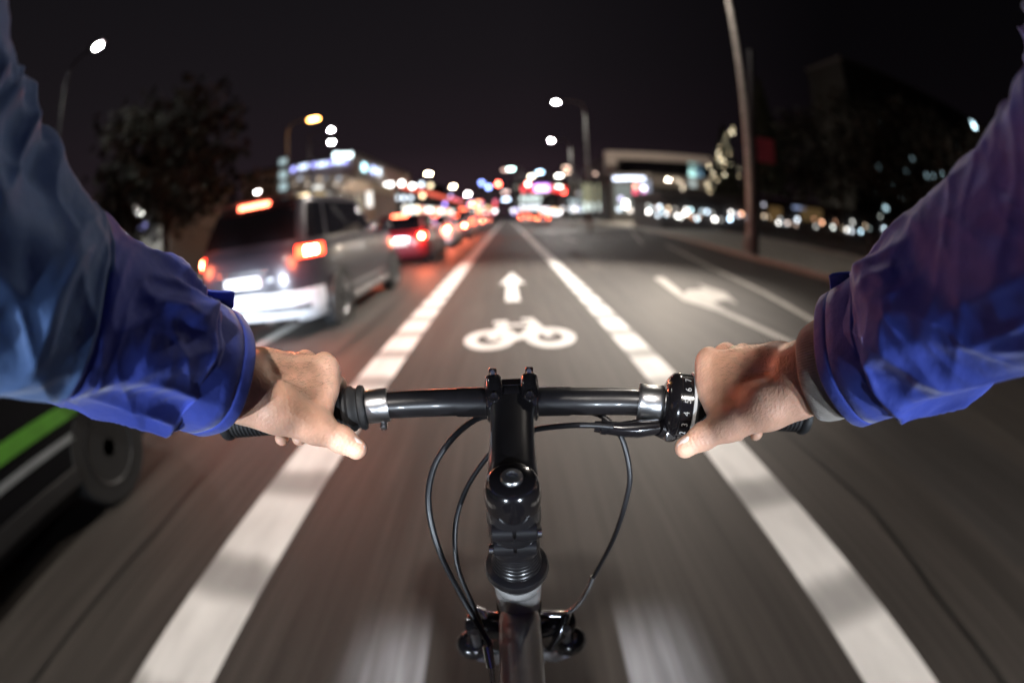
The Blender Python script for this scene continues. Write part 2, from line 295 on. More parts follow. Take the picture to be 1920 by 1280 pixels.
# ------------------------------------------------------------------ cars
CARKINDS = {}
def make_car(label, loc, body_col, kind='suv', group='cars queueing in the left lane', lights='brake', stripe=None, rz=0, plate_glow=0, headlights=False, glow=0):
    L, W, H, belt, cab0, cab1, tops = {'suv': (4.72, 1.90, 1.70, 1.11, -2.24, .95, .80), 'hatch': (4.1, 1.75, 1.47, .95, -1.95, .85, .76), 'sedan': (4.6, 1.8, 1.44, .94, -1.75, .95, .62), 'van': (4.9, 1.92, 1.95, 1.15, -2.38, 1.5, .86)}[kind]
    root = thing('parked_car' if lights == 'none' else 'queueing_car', label, 'car', loc, rz, group)
    bm_ = mat('car_paint', body_col, .35, .2, var=.03, coat=.45)
    NU = 56
    def plan(u, hl, hw, ex, nose):
        c, s_ = math.cos(u), math.sin(u); y = hl*math.copysign(abs(s_)**(2/ex), s_); x = hw*math.copysign(abs(c)**(2/ex), c)
        if y > 0: x *= 1-nose*(y/hl)**3
        return x, y
    lv = [(.20, .965, .93), (.30, .99, .975), (.45, 1.0, .99), (.62, 1.0, 1.0), (belt-.22, .985, .995), (belt-.08, .965, .975), (belt, .93, .945)]
    def zf(z, y):      # bonnet falls to the front
        if z < .6: return z
        d = max(0, (y-cab1*.75)/(L/2-cab1*.75)); return z-(.20 if kind != 'van' else .3)*d*d*(z-.6)/(belt-.6)
    def bsurf(u, t, off=0):
        i = min(int(t), len(lv)-2); f = t-i; z, ww, ll = [lv[i][k]*(1-f)+lv[i+1][k]*f for k in range(3)]
        x, y = plan(u, L/2*ll+off, W/2*ww+off, 5.5, .12); return Vector((x, y, zf(z, y)))
    rings = [[bsurf(2*PI*j/NU, t) for j in range(NU)] for t in np.linspace(0, 6, 13)]
    top = []
    for f in (.9, .75, .5, .2):
        top.append([Vector((p.x*f, p.y*f, zf(belt+.05*(1-f)*2.2, p.y*f))) for p in rings[-1]])
    body = MB().loft(rings+top).build('body', bm_, root)
    cut = MB()
    wy = (-L/2+.93, L/2-.90); wr = .345 if kind in ('suv', 'van') else .315
    for y in wy: cut.lathe([(wr+.06, -1.2), (wr+.06, 1.2)], (0, y, wr-.01), (1, 0, 0), 28)
    co = cut.build('cut', None); md = body.modifiers.new('b', 'BOOLEAN'); md.object = co; md.operation = 'DIFFERENCE'; md.solver = 'EXACT'
    dg = bpy.context.evaluated_depsgraph_get(); dg.update(); me = bpy.data.meshes.new_from_object(body.evaluated_get(dg)); body.modifiers.clear(); body.data = me
    me.set_sharp_from_angle(angle=math.radians(35)); bpy.data.objects.remove(co)
    core = MB().box((0, 0, .45), (W*.55, L*.86, .42)).build('underbody', M['trim'], root)
    # cabin
    cy, hl = (cab0+cab1)/2, (cab1-cab0)/2
    def csurf(u, t, off=0):
        z = belt-.02+(H-belt)*t; sl_f = .62*t**1.15; sl_b = (.36 if kind in ('suv', 'van', 'hatch') else .62)*t**1.3
        x, y = plan(u, hl+off, (W/2*.93)*(1-.17*t**1.2)+off, 6, .06)
        y = y*(1 if t == 0 else 1); y = (cy+y-sl_f*(y/hl)) if y > 0 else (cy+y-sl_b*(y/hl))
        return Vector((x, y, z))
    cr = [[csurf(2*PI*j/NU, t) for j in range(NU)] for t in (0, .25, .5, .75, .9, .96)]
    ctr = Vector((0, sum(p.y for p in cr[-1])/NU, 0))
    for f, dz in ((.97, .97), (.88, 1.0), (.5, 1.025)):
        cr.append([Vector((p.x*f, ctr.y+(p.y-ctr.y)*f, belt-.02+(H-belt)*dz)) for p in cr[5]])
    MB().loft(cr).build('cabin', bm_, root)
    def patch(surf, us, ts, off, nu=10, nt_=4, thick=.012):
        o_ = [[surf(us[0]+(us[1]-us[0])*i/nu, ts[0]+(ts[1]-ts[0])*j/nt_, off) for i in range(nu+1)] for j in range(nt_+1)]
        n_ = [[surf(us[0]+(us[1]-us[0])*i/nu, ts[0]+(ts[1]-ts[0])*j/nt_, off-thick) for i in range(nu+1)] for j in range(nt_+1)]
        b = MB(); k = nu+1; vs = [p for r in o_ for p in r]+[p for r in n_ for p in r]; q = k*(nt_+1); fs = []
        for j in range(nt_):
            for i in range(nu):
                a = j*k+i; fs += [(a, a+1, a+k+1, a+k), (q+a, q+a+k, q+a+k+1, q+a+1)]
        for i in range(nu): fs += [(i, q+i, q+i+1, i+1), (nt_*k+i, nt_*k+i+1, q+nt_*k+i+1, q+nt_*k+i)]
        for j in range(nt_): fs += [(j*k, (j+1)*k, q+(j+1)*k, q+j*k), (j*k+nu, q+j*k+nu, q+(j+1)*k+nu, (j+1)*k+nu)]
        return b.add(vs, fs)
    D = math.radians
    patch(csurf, (D(241), D(299)), (.10, .86), .006, 14).build('rear_window', M['glass'], root)
    patch(csurf, (D(58), D(122)), (.08, .9), .006, 14).build('windscreen', M['glass'], root)
    for sgn in (0, 1):
        for a0, a1 in ((-44, -16), (-13, 13), (15, 40)) if kind != 'sedan' else ((-36, -6), (-3, 36)):
            if sgn: a0, a1 = 180-a1, 180-a0
            patch(csurf, (D(a0), D(a1)), (.10, .86), .005, 8).build('side_window', M['glass'], root)
        s_ = -1 if sgn else 1
        for y in wy:
            wh = MB().lathe([(wr*.6, -.11), (wr*.94, -.115), (wr, -.08), (wr, .08), (wr*.94, .115), (wr*.6, .11)], (s_*(W/2-.12), y, wr), (s_, 0, 0), 32).build('wheel', M['tyre'], root)
            r_ = MB().lathe([(wr*.62, .10), (wr*.62, .118), (wr*.56, .10), (wr*.5, .06), (.02, .06)], (s_*(W/2-.12), y, wr), (s_, 0, 0), 32)
            for k in range(5):
                a = 2*PI*k/5+.3; r_.box((s_*(W/2-.12+.085), y+math.cos(a)*wr*.32, wr+math.sin(a)*wr*.32), (.03, wr*.56, .055), M=Matrix.Rotation(a, 3, 'X'))
            r_.lathe([(.05, .05), (.05, .11)], (s_*(W/2-.12), y, wr), (s_, 0, 0), 12)
            r_.build('rim', M['rim'] if lights != 'none' else M['darkrim'], wh)
            MB().lathe([(wr+.03, 0), (wr+.03, .02), (wr+.075, .02), (wr+.075, 0)], (s_*(W/2-.015), y, wr-.01), (s_, 0, 0), 32, False).build('wheel_arch_trim', M['trim'], root) if kind == 'suv' else None
        mr = MB().sphere((s_*(W/2+.10), .62, belt+.06), .11, 12, 8, (.9, .55, .75)); mr.box((s_*(W/2-.02), .64, belt), (.16, .05, .04)); mr.build('side_mirror', bm_, root)
        MB().box((s_*(W/2+.004), -.15, belt-.17), (.03, .2, .03)).build('door_handle', M['chrome'], root, bevel=.005)
        MB().box((s_*(W/2*.994), 0, .30), (.02, L*.42, .09)).build('sill_trim', M['chrome' if kind == 'suv' else 'trim'], root, bevel=.005)
        if kind == 'suv': MB().tube([(s_*.62, -1.5, H-.02), (s_*.64, -1.4, H+.05), (s_*.64, .1, H+.05), (s_*.62, .25, H-.01)], .018, 8).build('roof_rail', M['chrome'], root)
        a0, a1 = ((298, 330) if kind == 'suv' else (288, 314)) if not sgn else ((210, 242) if kind == 'suv' else (226, 252))
        tl = patch(bsurf, (D(a0), D(a1)), {'suv': (4.35, 5.5), 'van': (3.6, 5.2)}.get(kind, (4.05, 5.05)), .014, 10, 4, .03)
        lens = mat('tail_lens', (.30, .008, .008), .25, coat=1.)
        tl.build('tail_light', lens if lights in ('none',) else M['brake'], root)
        b0, b1 = ((308, 322) if kind == 'suv' else (293, 300)) if not sgn else ((218, 232) if kind == 'suv' else (240, 247))
        if lights == 'brake': patch(bsurf, (D(b0), D(b1)), (4.55, 5.2) if kind == 'suv' else (4.25, 4.8), .02, 5, 3, .02).build('brake_lamp', M['brakecore'], root)
        a0, a1 = (50, 66) if not sgn else (114, 130)
        patch(bsurf, (D(a0), D(a1)), (4.0, 5.0), .012, 8, 3, .03).build('headlight', M['headlamp'] if headlights else M['headlens'], root)
    if lights == 'brake':
        c_ = csurf(D(270), .95, .01); MB().box((0, c_.y-.01, c_.z-.02), (.46, .05, .05)).build('high_brake_light', M['brakehigh'], root, bevel=.008)
    if kind == 'suv':
        c_ = csurf(D(270), .98); MB().box((0, c_.y-.03, c_.z+.02), (1.25, .2, .03)).build('roof_spoiler', bm_, root, bevel=.01)
        patch(bsurf, (D(213), D(327)), (.12, 2.75), .012, 30, 6).build('bumper_glare_patch', M['bumper'], root)  # headlight glare on the bumper is put into this pale patch
        patch(bsurf, (D(232), D(308)), (1.35, 1.75), .016, 20, 2).build('bumper_vent', M['trim'], root)
        patch(bsurf, (D(240), D(300)), (2.75, 2.95), .010, 20, 1).build('tailgate_gap', M['trim'], root)
        patch(bsurf, (D(250), D(290)), (.0, .6), .02, 14, 3).build('skid_plate', M['chrome'], root)
    p_ = bsurf(D(270), 3.2 if kind != 'suv' else 3.4, .0)
    MB().box((0, p_.y-.012, p_.z), (.52, .02, .11)).build('number_plate', M['plate'] if not plate_glow else M['plateglow'], root, bevel=.004)
    MB().box((0, p_.y-.01, p_.z+.11), (.70, .03, .03)).build('tailgate_strip', M['chrome'], root, bevel=.006)
    if glow:
        for sx in (-1, 1): lamp('brake_light_glow', 'POINT', (sx*(W/2-.14), -L/2-.10, belt-.12), glow, (1, .17, .07), .14, root)
    if stripe:
        patch(bsurf, (D(-43), D(43)), (2.7, 3.25), .006, 30, 3).build('door_stripe', stripe, root)
        patch(bsurf, (D(-40), D(30)), (2.1, 2.3), .006, 30, 3).build('door_stripe', mat('grey_stripe', (.25, .27, .28), .5), root)
    return root
M.update(darkrim=mat('dark_alloy', (.05, .05, .052), .5, .6), bumper=mat('pale_bumper_glare', (.62, .63, .66), .35, .2, coat=.5), brake=emit('tail_lamp_lit', (1, .045, .016), 17, True), brakecore=emit('brake_lamp_lit', (1, .20, .09), 330, True), brakehigh=emit('high_brake_lit', (1, .14, .07), 22, True),
         headlamp=emit('headlamp_lit', (.85, .92, 1), 30), headlens=mat('headlamp_lens', (.5, .5, .52), .1, coat=1.), plateglow=emit('plate_lit', (1, .93, .9), 2.2))
make_car('silver four-wheel-drive estate with its high brake light lit, nearest in the queue ahead', (-3.07, 7.02, 0), (.024, .022, .03), 'suv', glow=38)
make_car('dark red car with glowing brake lights stopped in front of the silver one', (-3.0, 14.6, 0), (.13, .012, .02), 'hatch', plate_glow=1, glow=90)
qs = [('hatch', (.55, .55, .57), 'small white car third in the waiting queue'), ('sedan', (.05, .05, .06), 'black saloon fourth in the waiting queue'), ('van', (.3, .3, .32), 'tall grey van fifth in the waiting queue'), ('sedan', (.2, .02, .03), 'red saloon sixth in the waiting queue'),
      ('hatch', (.1, .12, .2), 'blue car seventh in the waiting queue'), ('suv', (.4, .4, .4), 'grey off-roader eighth in the waiting queue'), ('sedan', (.5, .5, .5), 'pale saloon ninth in the waiting queue'), ('hatch', (.1, .1, .1), 'black car at the distant end of the waiting queue')]
y = 21.2
for k, c, lb in qs: make_car(lb, (-3.05+random.uniform(-.15, .1), y, 0), c, k, plate_glow=1, glow=120 if y < 36 else 0); y += 6.9+random.uniform(0, 1.2)
y = -.6
for k, c, lb in [('hatch', (.35, .45, .55), 'pale blue car in the outer lane, its tail just left of the silver estate'), ('sedan', (.05, .05, .06), 'dark saloon in the far left lane, glimpsed past the silver estate'), ('hatch', (.2, .2, .22), 'grey car second in the far left lane, mostly hidden'), ('van', (.6, .6, .6), 'white van in the far left lane beyond the grey car'), ('sedan', (.1, .02, .02), 'maroon saloon in the far left lane behind the white van')]:
    make_car(lb, (-6.6, y+12.5, 0), c, k, 'cars in the outer left lane', plate_glow=1); y += 9.5
dark_car = make_car('black car with a green and grey door stripe, close by at the lower left', (-3.0, .30, 0), (.006, .006, .008), 'hatch', 'cars passing close by', 'none', stripe=mat('green_stripe', (.10, .32, .035), .45, coat=.3))
for ch in dark_car.children:
    if ch.name.split('.')[0] in ('body', 'cabin', 'side_mirror'):
        bs = ch.data.materials[0].node_tree.nodes['Principled BSDF']; bs.inputs['Coat Weight'].default_value = 0; bs.inputs['Roughness'].default_value = .5; bs.inputs['Specular IOR Level'].default_value = .2
make_car('distant car with red tail lights driving ahead in the right lanes', (4.6, 62, 0), (.2, .02, .02), 'hatch', 'cars far ahead on the right', plate_glow=1)
make_car('faraway white van driving beside the distant right-hand car', (2.8, 74, 0), (.5, .5, .5), 'van', 'cars far ahead on the right', plate_glow=1)
# ------------------------------------------------------------------ street lamps
WHITE, WARM, ORANGE, COOL = (1, .97, .92), (1, .78, .50), (1, .50, .16), (.80, .90, 1)
def lamp_proto(name, H, arm, R=.07, mp=None):
    """built with the head at the origin so that it can be set where a lamp hangs"""
    r = thing(name, '-', 'street lamp')
    MB().tube([(arm, 0, -H), (arm, 0, -H*.5), (arm, 0, -.7), (arm*.93, 0, -.15), (arm*.7, 0, .08), (arm*.3, 0, .1), (0, 0, .1)], [R*1.2, R, R*.75, R*.62, R*.55, R*.5, R*.5], 12).build('pole', mp or M['pole'], r)
    MB().lathe([(R*1.9, 0), (R*1.9, .5), (R*1.4, .56)], (arm, 0, -H)).build('base_collar', M['pole'], r)
    s = 1 if arm > 0 else -1
    MB().loft([[(-s*.42+s*x*.95, y*w_, z) for x, y in ((0, -.12), (.8, -.17), (.8, .17), (0, .12))] for z, w_ in ((0.02, 1), (.1, .95), (.17, .5))]).build('lamp_head', M['trim'], r)
    MB().box((-s*.04, 0, .0), (.5, .24, .05)).build('diffuser', None, r, bevel=.01)
    return r
def set_lamp(proto, head, label, col, strength, scale=1., power=0, first=False, group='street lamps', H=9, cone=150, halo=0):
    o = proto if first else copy_tree(proto)
    o.location = head; o['label'] = label; o['group'] = group
    for ch in o.children:
        if ch.name.startswith('diffuser'):
            ch.data = ch.data.copy(); ch.data.materials.clear(); ch.data.materials.append(emit('lamp_light', col, strength))
            if scale != 1: ch.scale = (scale, scale*1.4, scale*1.6)
    if power:
        l = lamp('lamp_light', 'SPOT', Vector(head)+Vector((0, 0, -.12)), power, col, .22, None, Vector(head)+Vector((0, 0, -5)), cone, .5)
        l.parent = o; l.location = (0, 0, -.12); l.rotation_euler = (0, 0, 0)
    if halo: lamp('lamp_light', 'POINT', (0, 0, -.2), halo, col, .15, o)
    return o
PR = lamp_proto('street_lamp', 9.0, 1.9); PL = lamp_proto('street_lamp', 9.0, -2.0, mp=M['darkpole'])
PW = 2400
def h_at(px, py, z): return at_z(px, py, z)
used = {}
def L_(proto, px, py, z, *a, **k):
    k['first'] = proto.name not in used; used[proto.name] = 1
    H = 9.0
    return set_lamp(proto, at_z(px, py, z), *a, **k)
L_(PR, 1043, 192, 9.0, 'white street lamp hanging over the road ahead, highest and largest of the right-hand row', WHITE, 420, scale=.6, power=PW*.9)
L_(PR, 1034, 264, 9.0, 'white street lamp just below the highest one over the road ahead', WHITE, 420, scale=.6, power=PW*.9)
L_(PL, 183, 88, 9.0, 'glaring white street lamp at the upper left above the dark trees', WHITE, 900, scale=.5, power=PW*.15)
L_(PL, 587, 224, 9.0, 'orange street lamp above the roof of the lit store on the left', (1, .42, .10), 42, scale=1.35, power=PW*.6, halo=700)
L_(PL, 620, 244, 9.6, 'upper of two white lamps right of the orange one', WHITE, 320, scale=.6)
L_(PL, 621, 267, 9.0, 'lower of two white lamps right of the orange one', WHITE, 320, scale=.65)
L_(PL, 703, 319, 9.0, 'white street lamp at the right end of the lit store roof', WHITE, 130, scale=1.2)
L_(PL, 803, 326, 9.0, 'warm street lamp above the queue, left of the road end', WARM, 170, scale=1.4)
L_(PL, 849, 350, 9.0, 'small warm lamp above the queue beside the road end', (1, .8, .5), 150, scale=1.8)
L_(PL, 877, 364, 9.0, 'small white lamp low over the queue near the road end', WHITE, 160, scale=2.2)
L_(PL, 395, 348, 6.5, 'dim grey-white lamp over the outer lane, left of the store', WHITE, 10, scale=.8)
L_(PL, 482, 360, 6.0, 'small white lamp just above the roof of the silver estate', WHITE, 60, scale=.9)
L_(PL, 272, 400, 3.2, 'small white lamp by the low building at the far left', WHITE, 30, scale=.5)
L_(PL, 250, 388, 3.6, 'dim lamp beside the small white one at the far left', (1, .9, .8), 12, scale=.5)
L_(PR, 1253, 337, 5.6, 'cream lamp in front of the framed office block', (1, .85, .65), 110, scale=.7, halo=8000)
L_(PR, 1296, 362, 5.5, 'white lamp left of the tree hung with lights', WHITE, 90, scale=.8, halo=2500)
L_(PR, 1141, 352, 8.0, 'white lamp between the yellow panels and the pavilion', WHITE, 130, scale=1.5)
L_(PR, 1135, 378, 5.0, 'cream lamp low in front of the pavilion', (1, .9, .7), 80, scale=1.3)
L_(PR, 959, 317, 9.0, 'pale turquoise lamp high over the end of the road', (.65, 1, .95), 22, scale=2)
L_(PR, 948, 319, 9.4, 'dim brown-pink lamp beside the pale turquoise one', (.8, .5, .42), 6, scale=2)
L_(PR, 1013, 323, 9.0, 'pale blue lamp above the red-edged canopy', (.5, .75, 1), 26, scale=2)
L_(PR, 997, 331, 9.0, 'cream lamp above the left end of the red-edged canopy', (1, .9, .7), 26, scale=2)
L_(PR, 1049, 330, 9.0, 'cream-white lamp above the right end of the red-edged canopy', (1, .95, .85), 28, scale=2.2)
L_(PR, 1049, 350, 8.0, 'greenish white lamp on the right end of the red-edged canopy', (.8, 1, .85), 24, scale=2.4)
L_(PR, 1063, 314, 9.2, 'upper of two dim amber lamps right of the canopy', (.75, .5, .38), 8, scale=2)
L_(PR, 1063, 323, 9.0, 'lower of two dim amber lamps right of the canopy', (.8, .55, .4), 9, scale=2)
L_(PR, 1120, 326, 9.0, 'dim brown lamp over the yellow panels', (.7, .48, .38), 8, scale=2)
L_(PR, 949, 360, 9.0, 'dim pinkish lamp over the very end of the road', (.8, .55, .5), 8, scale=4)
L_(PR, 950, 374, 9.0, 'pale blue lamp lowest over the very end of the road', (.6, .75, 1), 18, scale=6)
L_(PR, 1450, 398, 2.9, 'amber path lamp in front of the yellow-lit wall, left one', ORANGE, 26, scale=.5)
L_(PR, 1482, 402, 2.6, 'amber path lamp in front of the yellow-lit wall, middle one', ORANGE, 26, scale=.5)
L_(PR, 1537, 386, 3.6, 'amber path lamp under the dark trees, below the topmost', (1, .65, .35), 18, scale=.5)
L_(PR, 1551, 372, 4.2, 'topmost amber path lamp under the dark trees', (1, .65, .35), 12, scale=.5)
L_(PR, 1566, 411, 2.6, 'bright amber path lamp beside the red signal', ORANGE, 24, scale=.5)
# near lamps: the one whose pole stands on the pavement, and the one behind the rider
def near_pole(label, base, head, rad, col, power, aim, cone):
    r = thing('street_lamp', label, 'street lamp', group='street lamps')
    bx, by = base; hx, hy, hz = head
    MB().tube([(bx, by, .125), (bx, by, 3), (bx, by, 6.5), (bx, by, hz-1.1), (bx+(hx-bx)*.12, by+(hy-by)*.12, hz-.3), (bx+(hx-bx)*.4, by+(hy-by)*.4, hz+.05), (hx, hy, hz+.12)], [rad*1.1, rad, rad*.85, rad*.7, rad*.6, rad*.5, rad*.45], 16).build('pole', mat('light_grey_pole', (.42, .40, .37), .5, .2, scale=4, var=.2), r)
    MB().lathe([(rad*1.7, .12), (rad*1.7, .55), (rad*1.2, .62)], (bx, by, 0)).build('base_collar', M['pole'], r)
    MB().box((bx, by-rad*.98, 1.0), (.12, .03, .35)).build('service_hatch', M['trim'], r, bevel=.005)
    MB().box((hx, hy, hz+.09), (.85, .34, .14)).build('lamp_head', M['trim'], r, bevel=.04)
    MB().box((hx, hy, hz), (.6, .26, .04)).build('diffuser', emit('near_lamp_light', col, 60), r, bevel=.01)
    l = lamp('lamp_light', 'SPOT', (hx, hy, hz-.1), PW*power, col, .25, r, aim, cone, 1.)
    lamp('lamp_light', 'POINT', (hx, hy, hz-.35), 1250 if hy > 5 else 60, col, .2, r)
    return r
near_pole('tall grey lamp post standing on the pavement at the right, running out of the top', (8.0, 13.85), (5.2, 12.8, 11.6), .125, (1, .90, .80), 10.5, (-.2, 7.6, 0), 47)
near_pole('street lamp hanging over the lane behind the rider', (2.2, -6.6), (.15, -6.2, 8.6), .11, (1, .93, .86), 1.8, (0, -.4, 0), 84)
# dark post with its red banner, beside the lamp post
t = thing('banner_post', 'dark post with a square red banner, right beside the tall lamp post', 'signpost')
q0 = at_z(1415, 478, .125); top = at_y(1407, 95, q0.y)
MB().tube([(q0.x, q0.y, .12), (q0.x, q0.y, 4), (top.x, top.y, top.z)], [.14, .12, .09], 14).build('post', M['darkpole'], t)
a, b_ = at_y(1421, 303, q0.y), at_y(1450, 262, q0.y)
MB().box(((a.x+b_.x)/2, q0.y, (a.z+b_.z)/2), (b_.x-a.x, .04, b_.z-a.z)).build('banner', M['redsign'], t, bevel=.005)
MB().box(((q0.x+a.x)/2+.08, q0.y, b_.z-.04), (abs(a.x-q0.x)+.3, .03, .03)).build('bracket', M['darkpole'], t)
# ------------------------------------------------------------------ traffic signals and signs near the end of the road
def signal(px, py, z, label, col, strength, s=1., mast=True):
    p = at_z(px, py, z) if abs(py-407) > 12 else at_y(px, py, 60.)
    t = thing('traffic_light', label, 'traffic light', (p.x, p.y, 0))
    MB().tube([(0.0, .2, 0), (0.0, .2, p.z+.5)], .06, 8).build('pole', M['darkpole'], t)
    MB().box((0, .1, p.z-.25*s), (.34*s, .2, 1.0*s)).build('housing', M['trim'], t, bevel=.03)
    MB().lathe([(.13*s, 0), (.13*s, .03)], (0, -.03, p.z), (0, -1, 0), 16).build('signal_lens', emit('signal_light', col, strength), t)
    return t
signal(934, 345, 6.5, 'traffic light showing red high over the road end', (1, .10, .06), 60, 2.2)
signal(885, 383, 4.2, 'traffic light showing orange-red over the queue', (1, .25, .08), 40, 2.2)
signal(1057, 360, 5.5, 'traffic light showing red at the right end of the canopy', (1, .06, .04), 30, 2.2)
signal(990, 345, 6.5, 'pinkish red traffic light at the left end of the canopy', (1, .3, .25), 40, 2.2)
signal(903, 343, 7.0, 'round blue-lit signal left of the red light, upper one', (.25, .35, 1), 12, 2.4)
signal(916, 351, 6.6, 'round blue-lit signal left of the red light, lower one', (.28, .40, 1), 14, 2.6)
signal(1530, 427, .9, 'low red signal before the dark fence at the right', (1, .04, .02), 10, .6)
signal(834, 383, 4.4, 'violet-blue signal above the queueing cars', (.45, .3, 1), 12, 1.8)
# ------------------------------------------------------------------ buildings
def building(name, label, x0, x1, y0, y1, h, m_, parapet=True, cat='building'):
    t = thing(name, label, cat, ((x0+x1)/2, y0, 0)); t['_x'] = 0; del t['_x']
    def P(v): return Vector(v)-Vector(t.location)
    MB().box(P(((x0+x1)/2, (y0+y1)/2, h/2)), (x1-x0, y1-y0, h)).build('wall', m_, t, smooth=False)
    if parapet: MB().box(P(((x0+x1)/2, (y0+y1)/2, h+.2)), (x1-x0+.5, y1-y0+.5, .4)).build('roof', M['roof'], t, smooth=False)
    return t, P
def panel(t, P, name, px0, py0, px1, py1, Y, m_, th=.12, out=.1, frame=None):
    cx, cyp = (px0+px1)/2, (py0+py1)/2
    a, b2 = at_y(px0, cyp, Y), at_y(px1, cyp, Y); c, d = at_y(cx, py1, Y), at_y(cx, py0, Y)
    o = MB().box(P(((a.x+b2.x)/2, Y-out, (c.z+d.z)/2)), (b2.x-a.x, th, abs(d.z-c.z))).build(name, m_, t, smooth=False)
    return o
def wl(col, s): return emit('window_light', col, s)
Y = 46.
a, b2, tp = at_y(455, 380, Y), at_y(668, 380, Y), at_y(660, 287, Y)
t, P = building('store', 'large store with blue-white lit letters along its roof edge on the left', a.x, b2.x, Y, Y+28, tp.z-.4, M['concrete'])
for i, yy in enumerate((305, 328, 350)): panel(t, P, 'lit_panel', 525, yy-7, 539, yy+7, Y, wl((.62, .82, .86), .75))
letters = [(552, 318), (566, 314), (575, 312), (589, 310), (601, 309), (610, 308), (621, 306), (632, 304), (640, 303), (649, 303)]
for i, (x, yy) in enumerate(letters): panel(t, P, 'sign_letter', x-3.2, yy-4, x+3.2, yy+4, Y, emit('letter_light', (.62, .74, 1) if i % 3 else (.40, .42, 1), 3.2), out=.3)
for x in (632, 645, 657): panel(t, P, 'sign_letter', x-5, 287, x+5, 296, Y, emit('letter_light', (.8, .97, 1), 5), out=.3)
for i in range(5): panel(t, P, 'window', 468+i*11, 335, 476+i*11, 343, Y, M['glass'])
for i in range(9): panel(t, P, 'lit_window', 548+i*12, 332, 555+i*12, 338, Y, wl((.75, .8, .9) if i % 2 else (1, .8, .6), (.25, .9, .4)[i % 3]))
for i in range(8): panel(t, P, 'lit_window', 550+i*13, 343, 556+i*13, 349, Y, wl((1, .85, .7), (.5, .2, 1.1, .3)[i % 4]))
for i in range(3): panel(t, P, 'window', 465+i*18, 355, 478+i*18, 361, Y, M['glass'])
for x, yy, s in ((592, 352, 5), (601, 352, 5), (616, 361, 2)): panel(t, P, 'lit_window', x-4, yy-4, x+4, yy+4, Y, wl((.9, .9, .85), s*.3))
panel(t, P, 'lit_window', 545, 362, 612, 372, Y, wl((1, .72, .35), .45)); panel(t, P, 'lit_window', 562, 364, 580, 370, Y, wl((1, .8, .5), 3.5), out=.2)
# fascia that runs away from us along the store's road side
for i, (yy, c, s) in enumerate(((3, (.5, .85, .95), 5), (6.5, (.5, .6, 1), 4), (9, (.8, .9, 1), 3))):
    p = P((b2.x+.12, Y+yy, tp.z-1.3)); MB().box(p, (.12, 1.2, .8)).build('sign_letter', emit('letter_light', c, s), t, smooth=False)
# lit entrance pavilion in front of the store
Y = 40.
a, b2, tp = at_y(640, 395, Y), at_y(702, 395, Y), at_y(670, 337, Y)
t, P = building('entrance_hall', 'cream entrance hall with a lit arched roof, in front of the store', a.x, b2.x, Y, Y+9, tp.z-1.2, M['concrete'], False, 'building')
n = 14; wd = b2.x-a.x; cx = (a.x+b2.x)/2; z0 = tp.z-1.2
MB().loft([[P((cx+math.cos(PI*j/n)*wd/2*1.02, yy, z0+math.sin(PI*j/n)*1.2)) for j in range(n+1)] for yy in (Y-.4, Y+9)]).build('roof', mat('cream_roof', (.6, .55, .45), .7), t)
panel(t, P, 'lit_window', 646, 352, 690, 363, Y, wl((1, .93, .82), .8)); panel(t, P, 'lit_window', 688, 356, 698, 388, Y, wl((1, .95, .88), 1.6)); panel(t, P, 'lit_window', 650, 368, 680, 390, Y, wl((1, .85, .65), .45))
for k in range(4): panel(t, P, 'mullion', 655+k*10, 352, 656.5+k*10, 390, Y, M['trim'], out=.2)
# shop row with a red fascia receding along the road
t, P = building('shop_row', 'low row of shops under a long glowing red fascia behind the queue', -19, -13.2, 58, 150, 5.2, M['darkwall'], True)
MB().box(P((-13.1, 100, 6.0)), (.3, 84, .55)).build('fascia', emit('red_fascia', (1, .16, .10), 1.3), t, smooth=False)
for k in range(22):
    yy = 60+k*4.1; c = [(1, .95, .85), (.9, 1, .95), (1, .8, .55), (1, .35, .25)][k % 4]
    MB().box(P((-13.1, yy, 2.6)), (.12, 2.4, 1.8)).build('shop_window', wl(c, 2.2+1.5*((k*7) % 3)), t, smooth=False)
for k, (x, yy, c, s) in enumerate([(753, 344, WHITE, 14), (773, 349, WHITE, 12), (790, 346, COOL, 5), (807, 348, (1, .8, .5), 4), (745, 371, COOL, 3), (757, 371, COOL, 3.4), (770, 371, COOL, 3), (731, 362, (1, .3, .2), 3), (792, 367, (1, .7, .4), 6), (725, 347, WHITE, 9), (733, 346, WHITE, 9)]):
    p = at_y(x, yy, 57.2); MB().sphere(P(p), .28, 10, 6).build('fascia_light', emit('fascia_light_glow', c, s), t)
# framed office block on the right
Y = 78.
a, b2, tp = at_y(1140, 400, Y), at_y(1335, 400, Y), at_y(1180, 284, Y)
t, P = building('office_block', 'office block framed by a broad pale band around dark glass, on the right', a.x, b2.x, Y+1.2, Y+24, tp.z-.8, M['darkwall'], False)
wf = mat('pale_frame', (.62, .55, .54), .8)
MB().box(P((a.x+.9, Y+.6, tp.z/2)), (2.0, 1.4, tp.z)).build('frame', wf, t, smooth=False)
MB().box(P(((a.x+b2.x)/2+.95, Y+.6, tp.z-.7)), (b2.x-a.x-2.1, 1.4, 1.4)).build('frame', wf, t, smooth=False)
panel(t, P, 'glass_front', 1165, 300, 1330, 325, Y+1.2, M['glass']); panel(t, P, 'band', 1222, 331, 1332, 352, Y+1.2, M['concrete'])
for x, yy, c, s in [(1298, 302, (.55, .95, .9), 3.4), (1298, 323, (.55, .95, .9), 3.4), (1298, 344, (.7, .85, .85), 1.3), (1310, 303, (.25, .45, .6), 1.2), (1310, 324, (.25, .45, .6), 1.2)]: panel(t, P, 'lit_window', x-7, yy-7, x+7, yy+7, Y+1.2, wl(c, s))
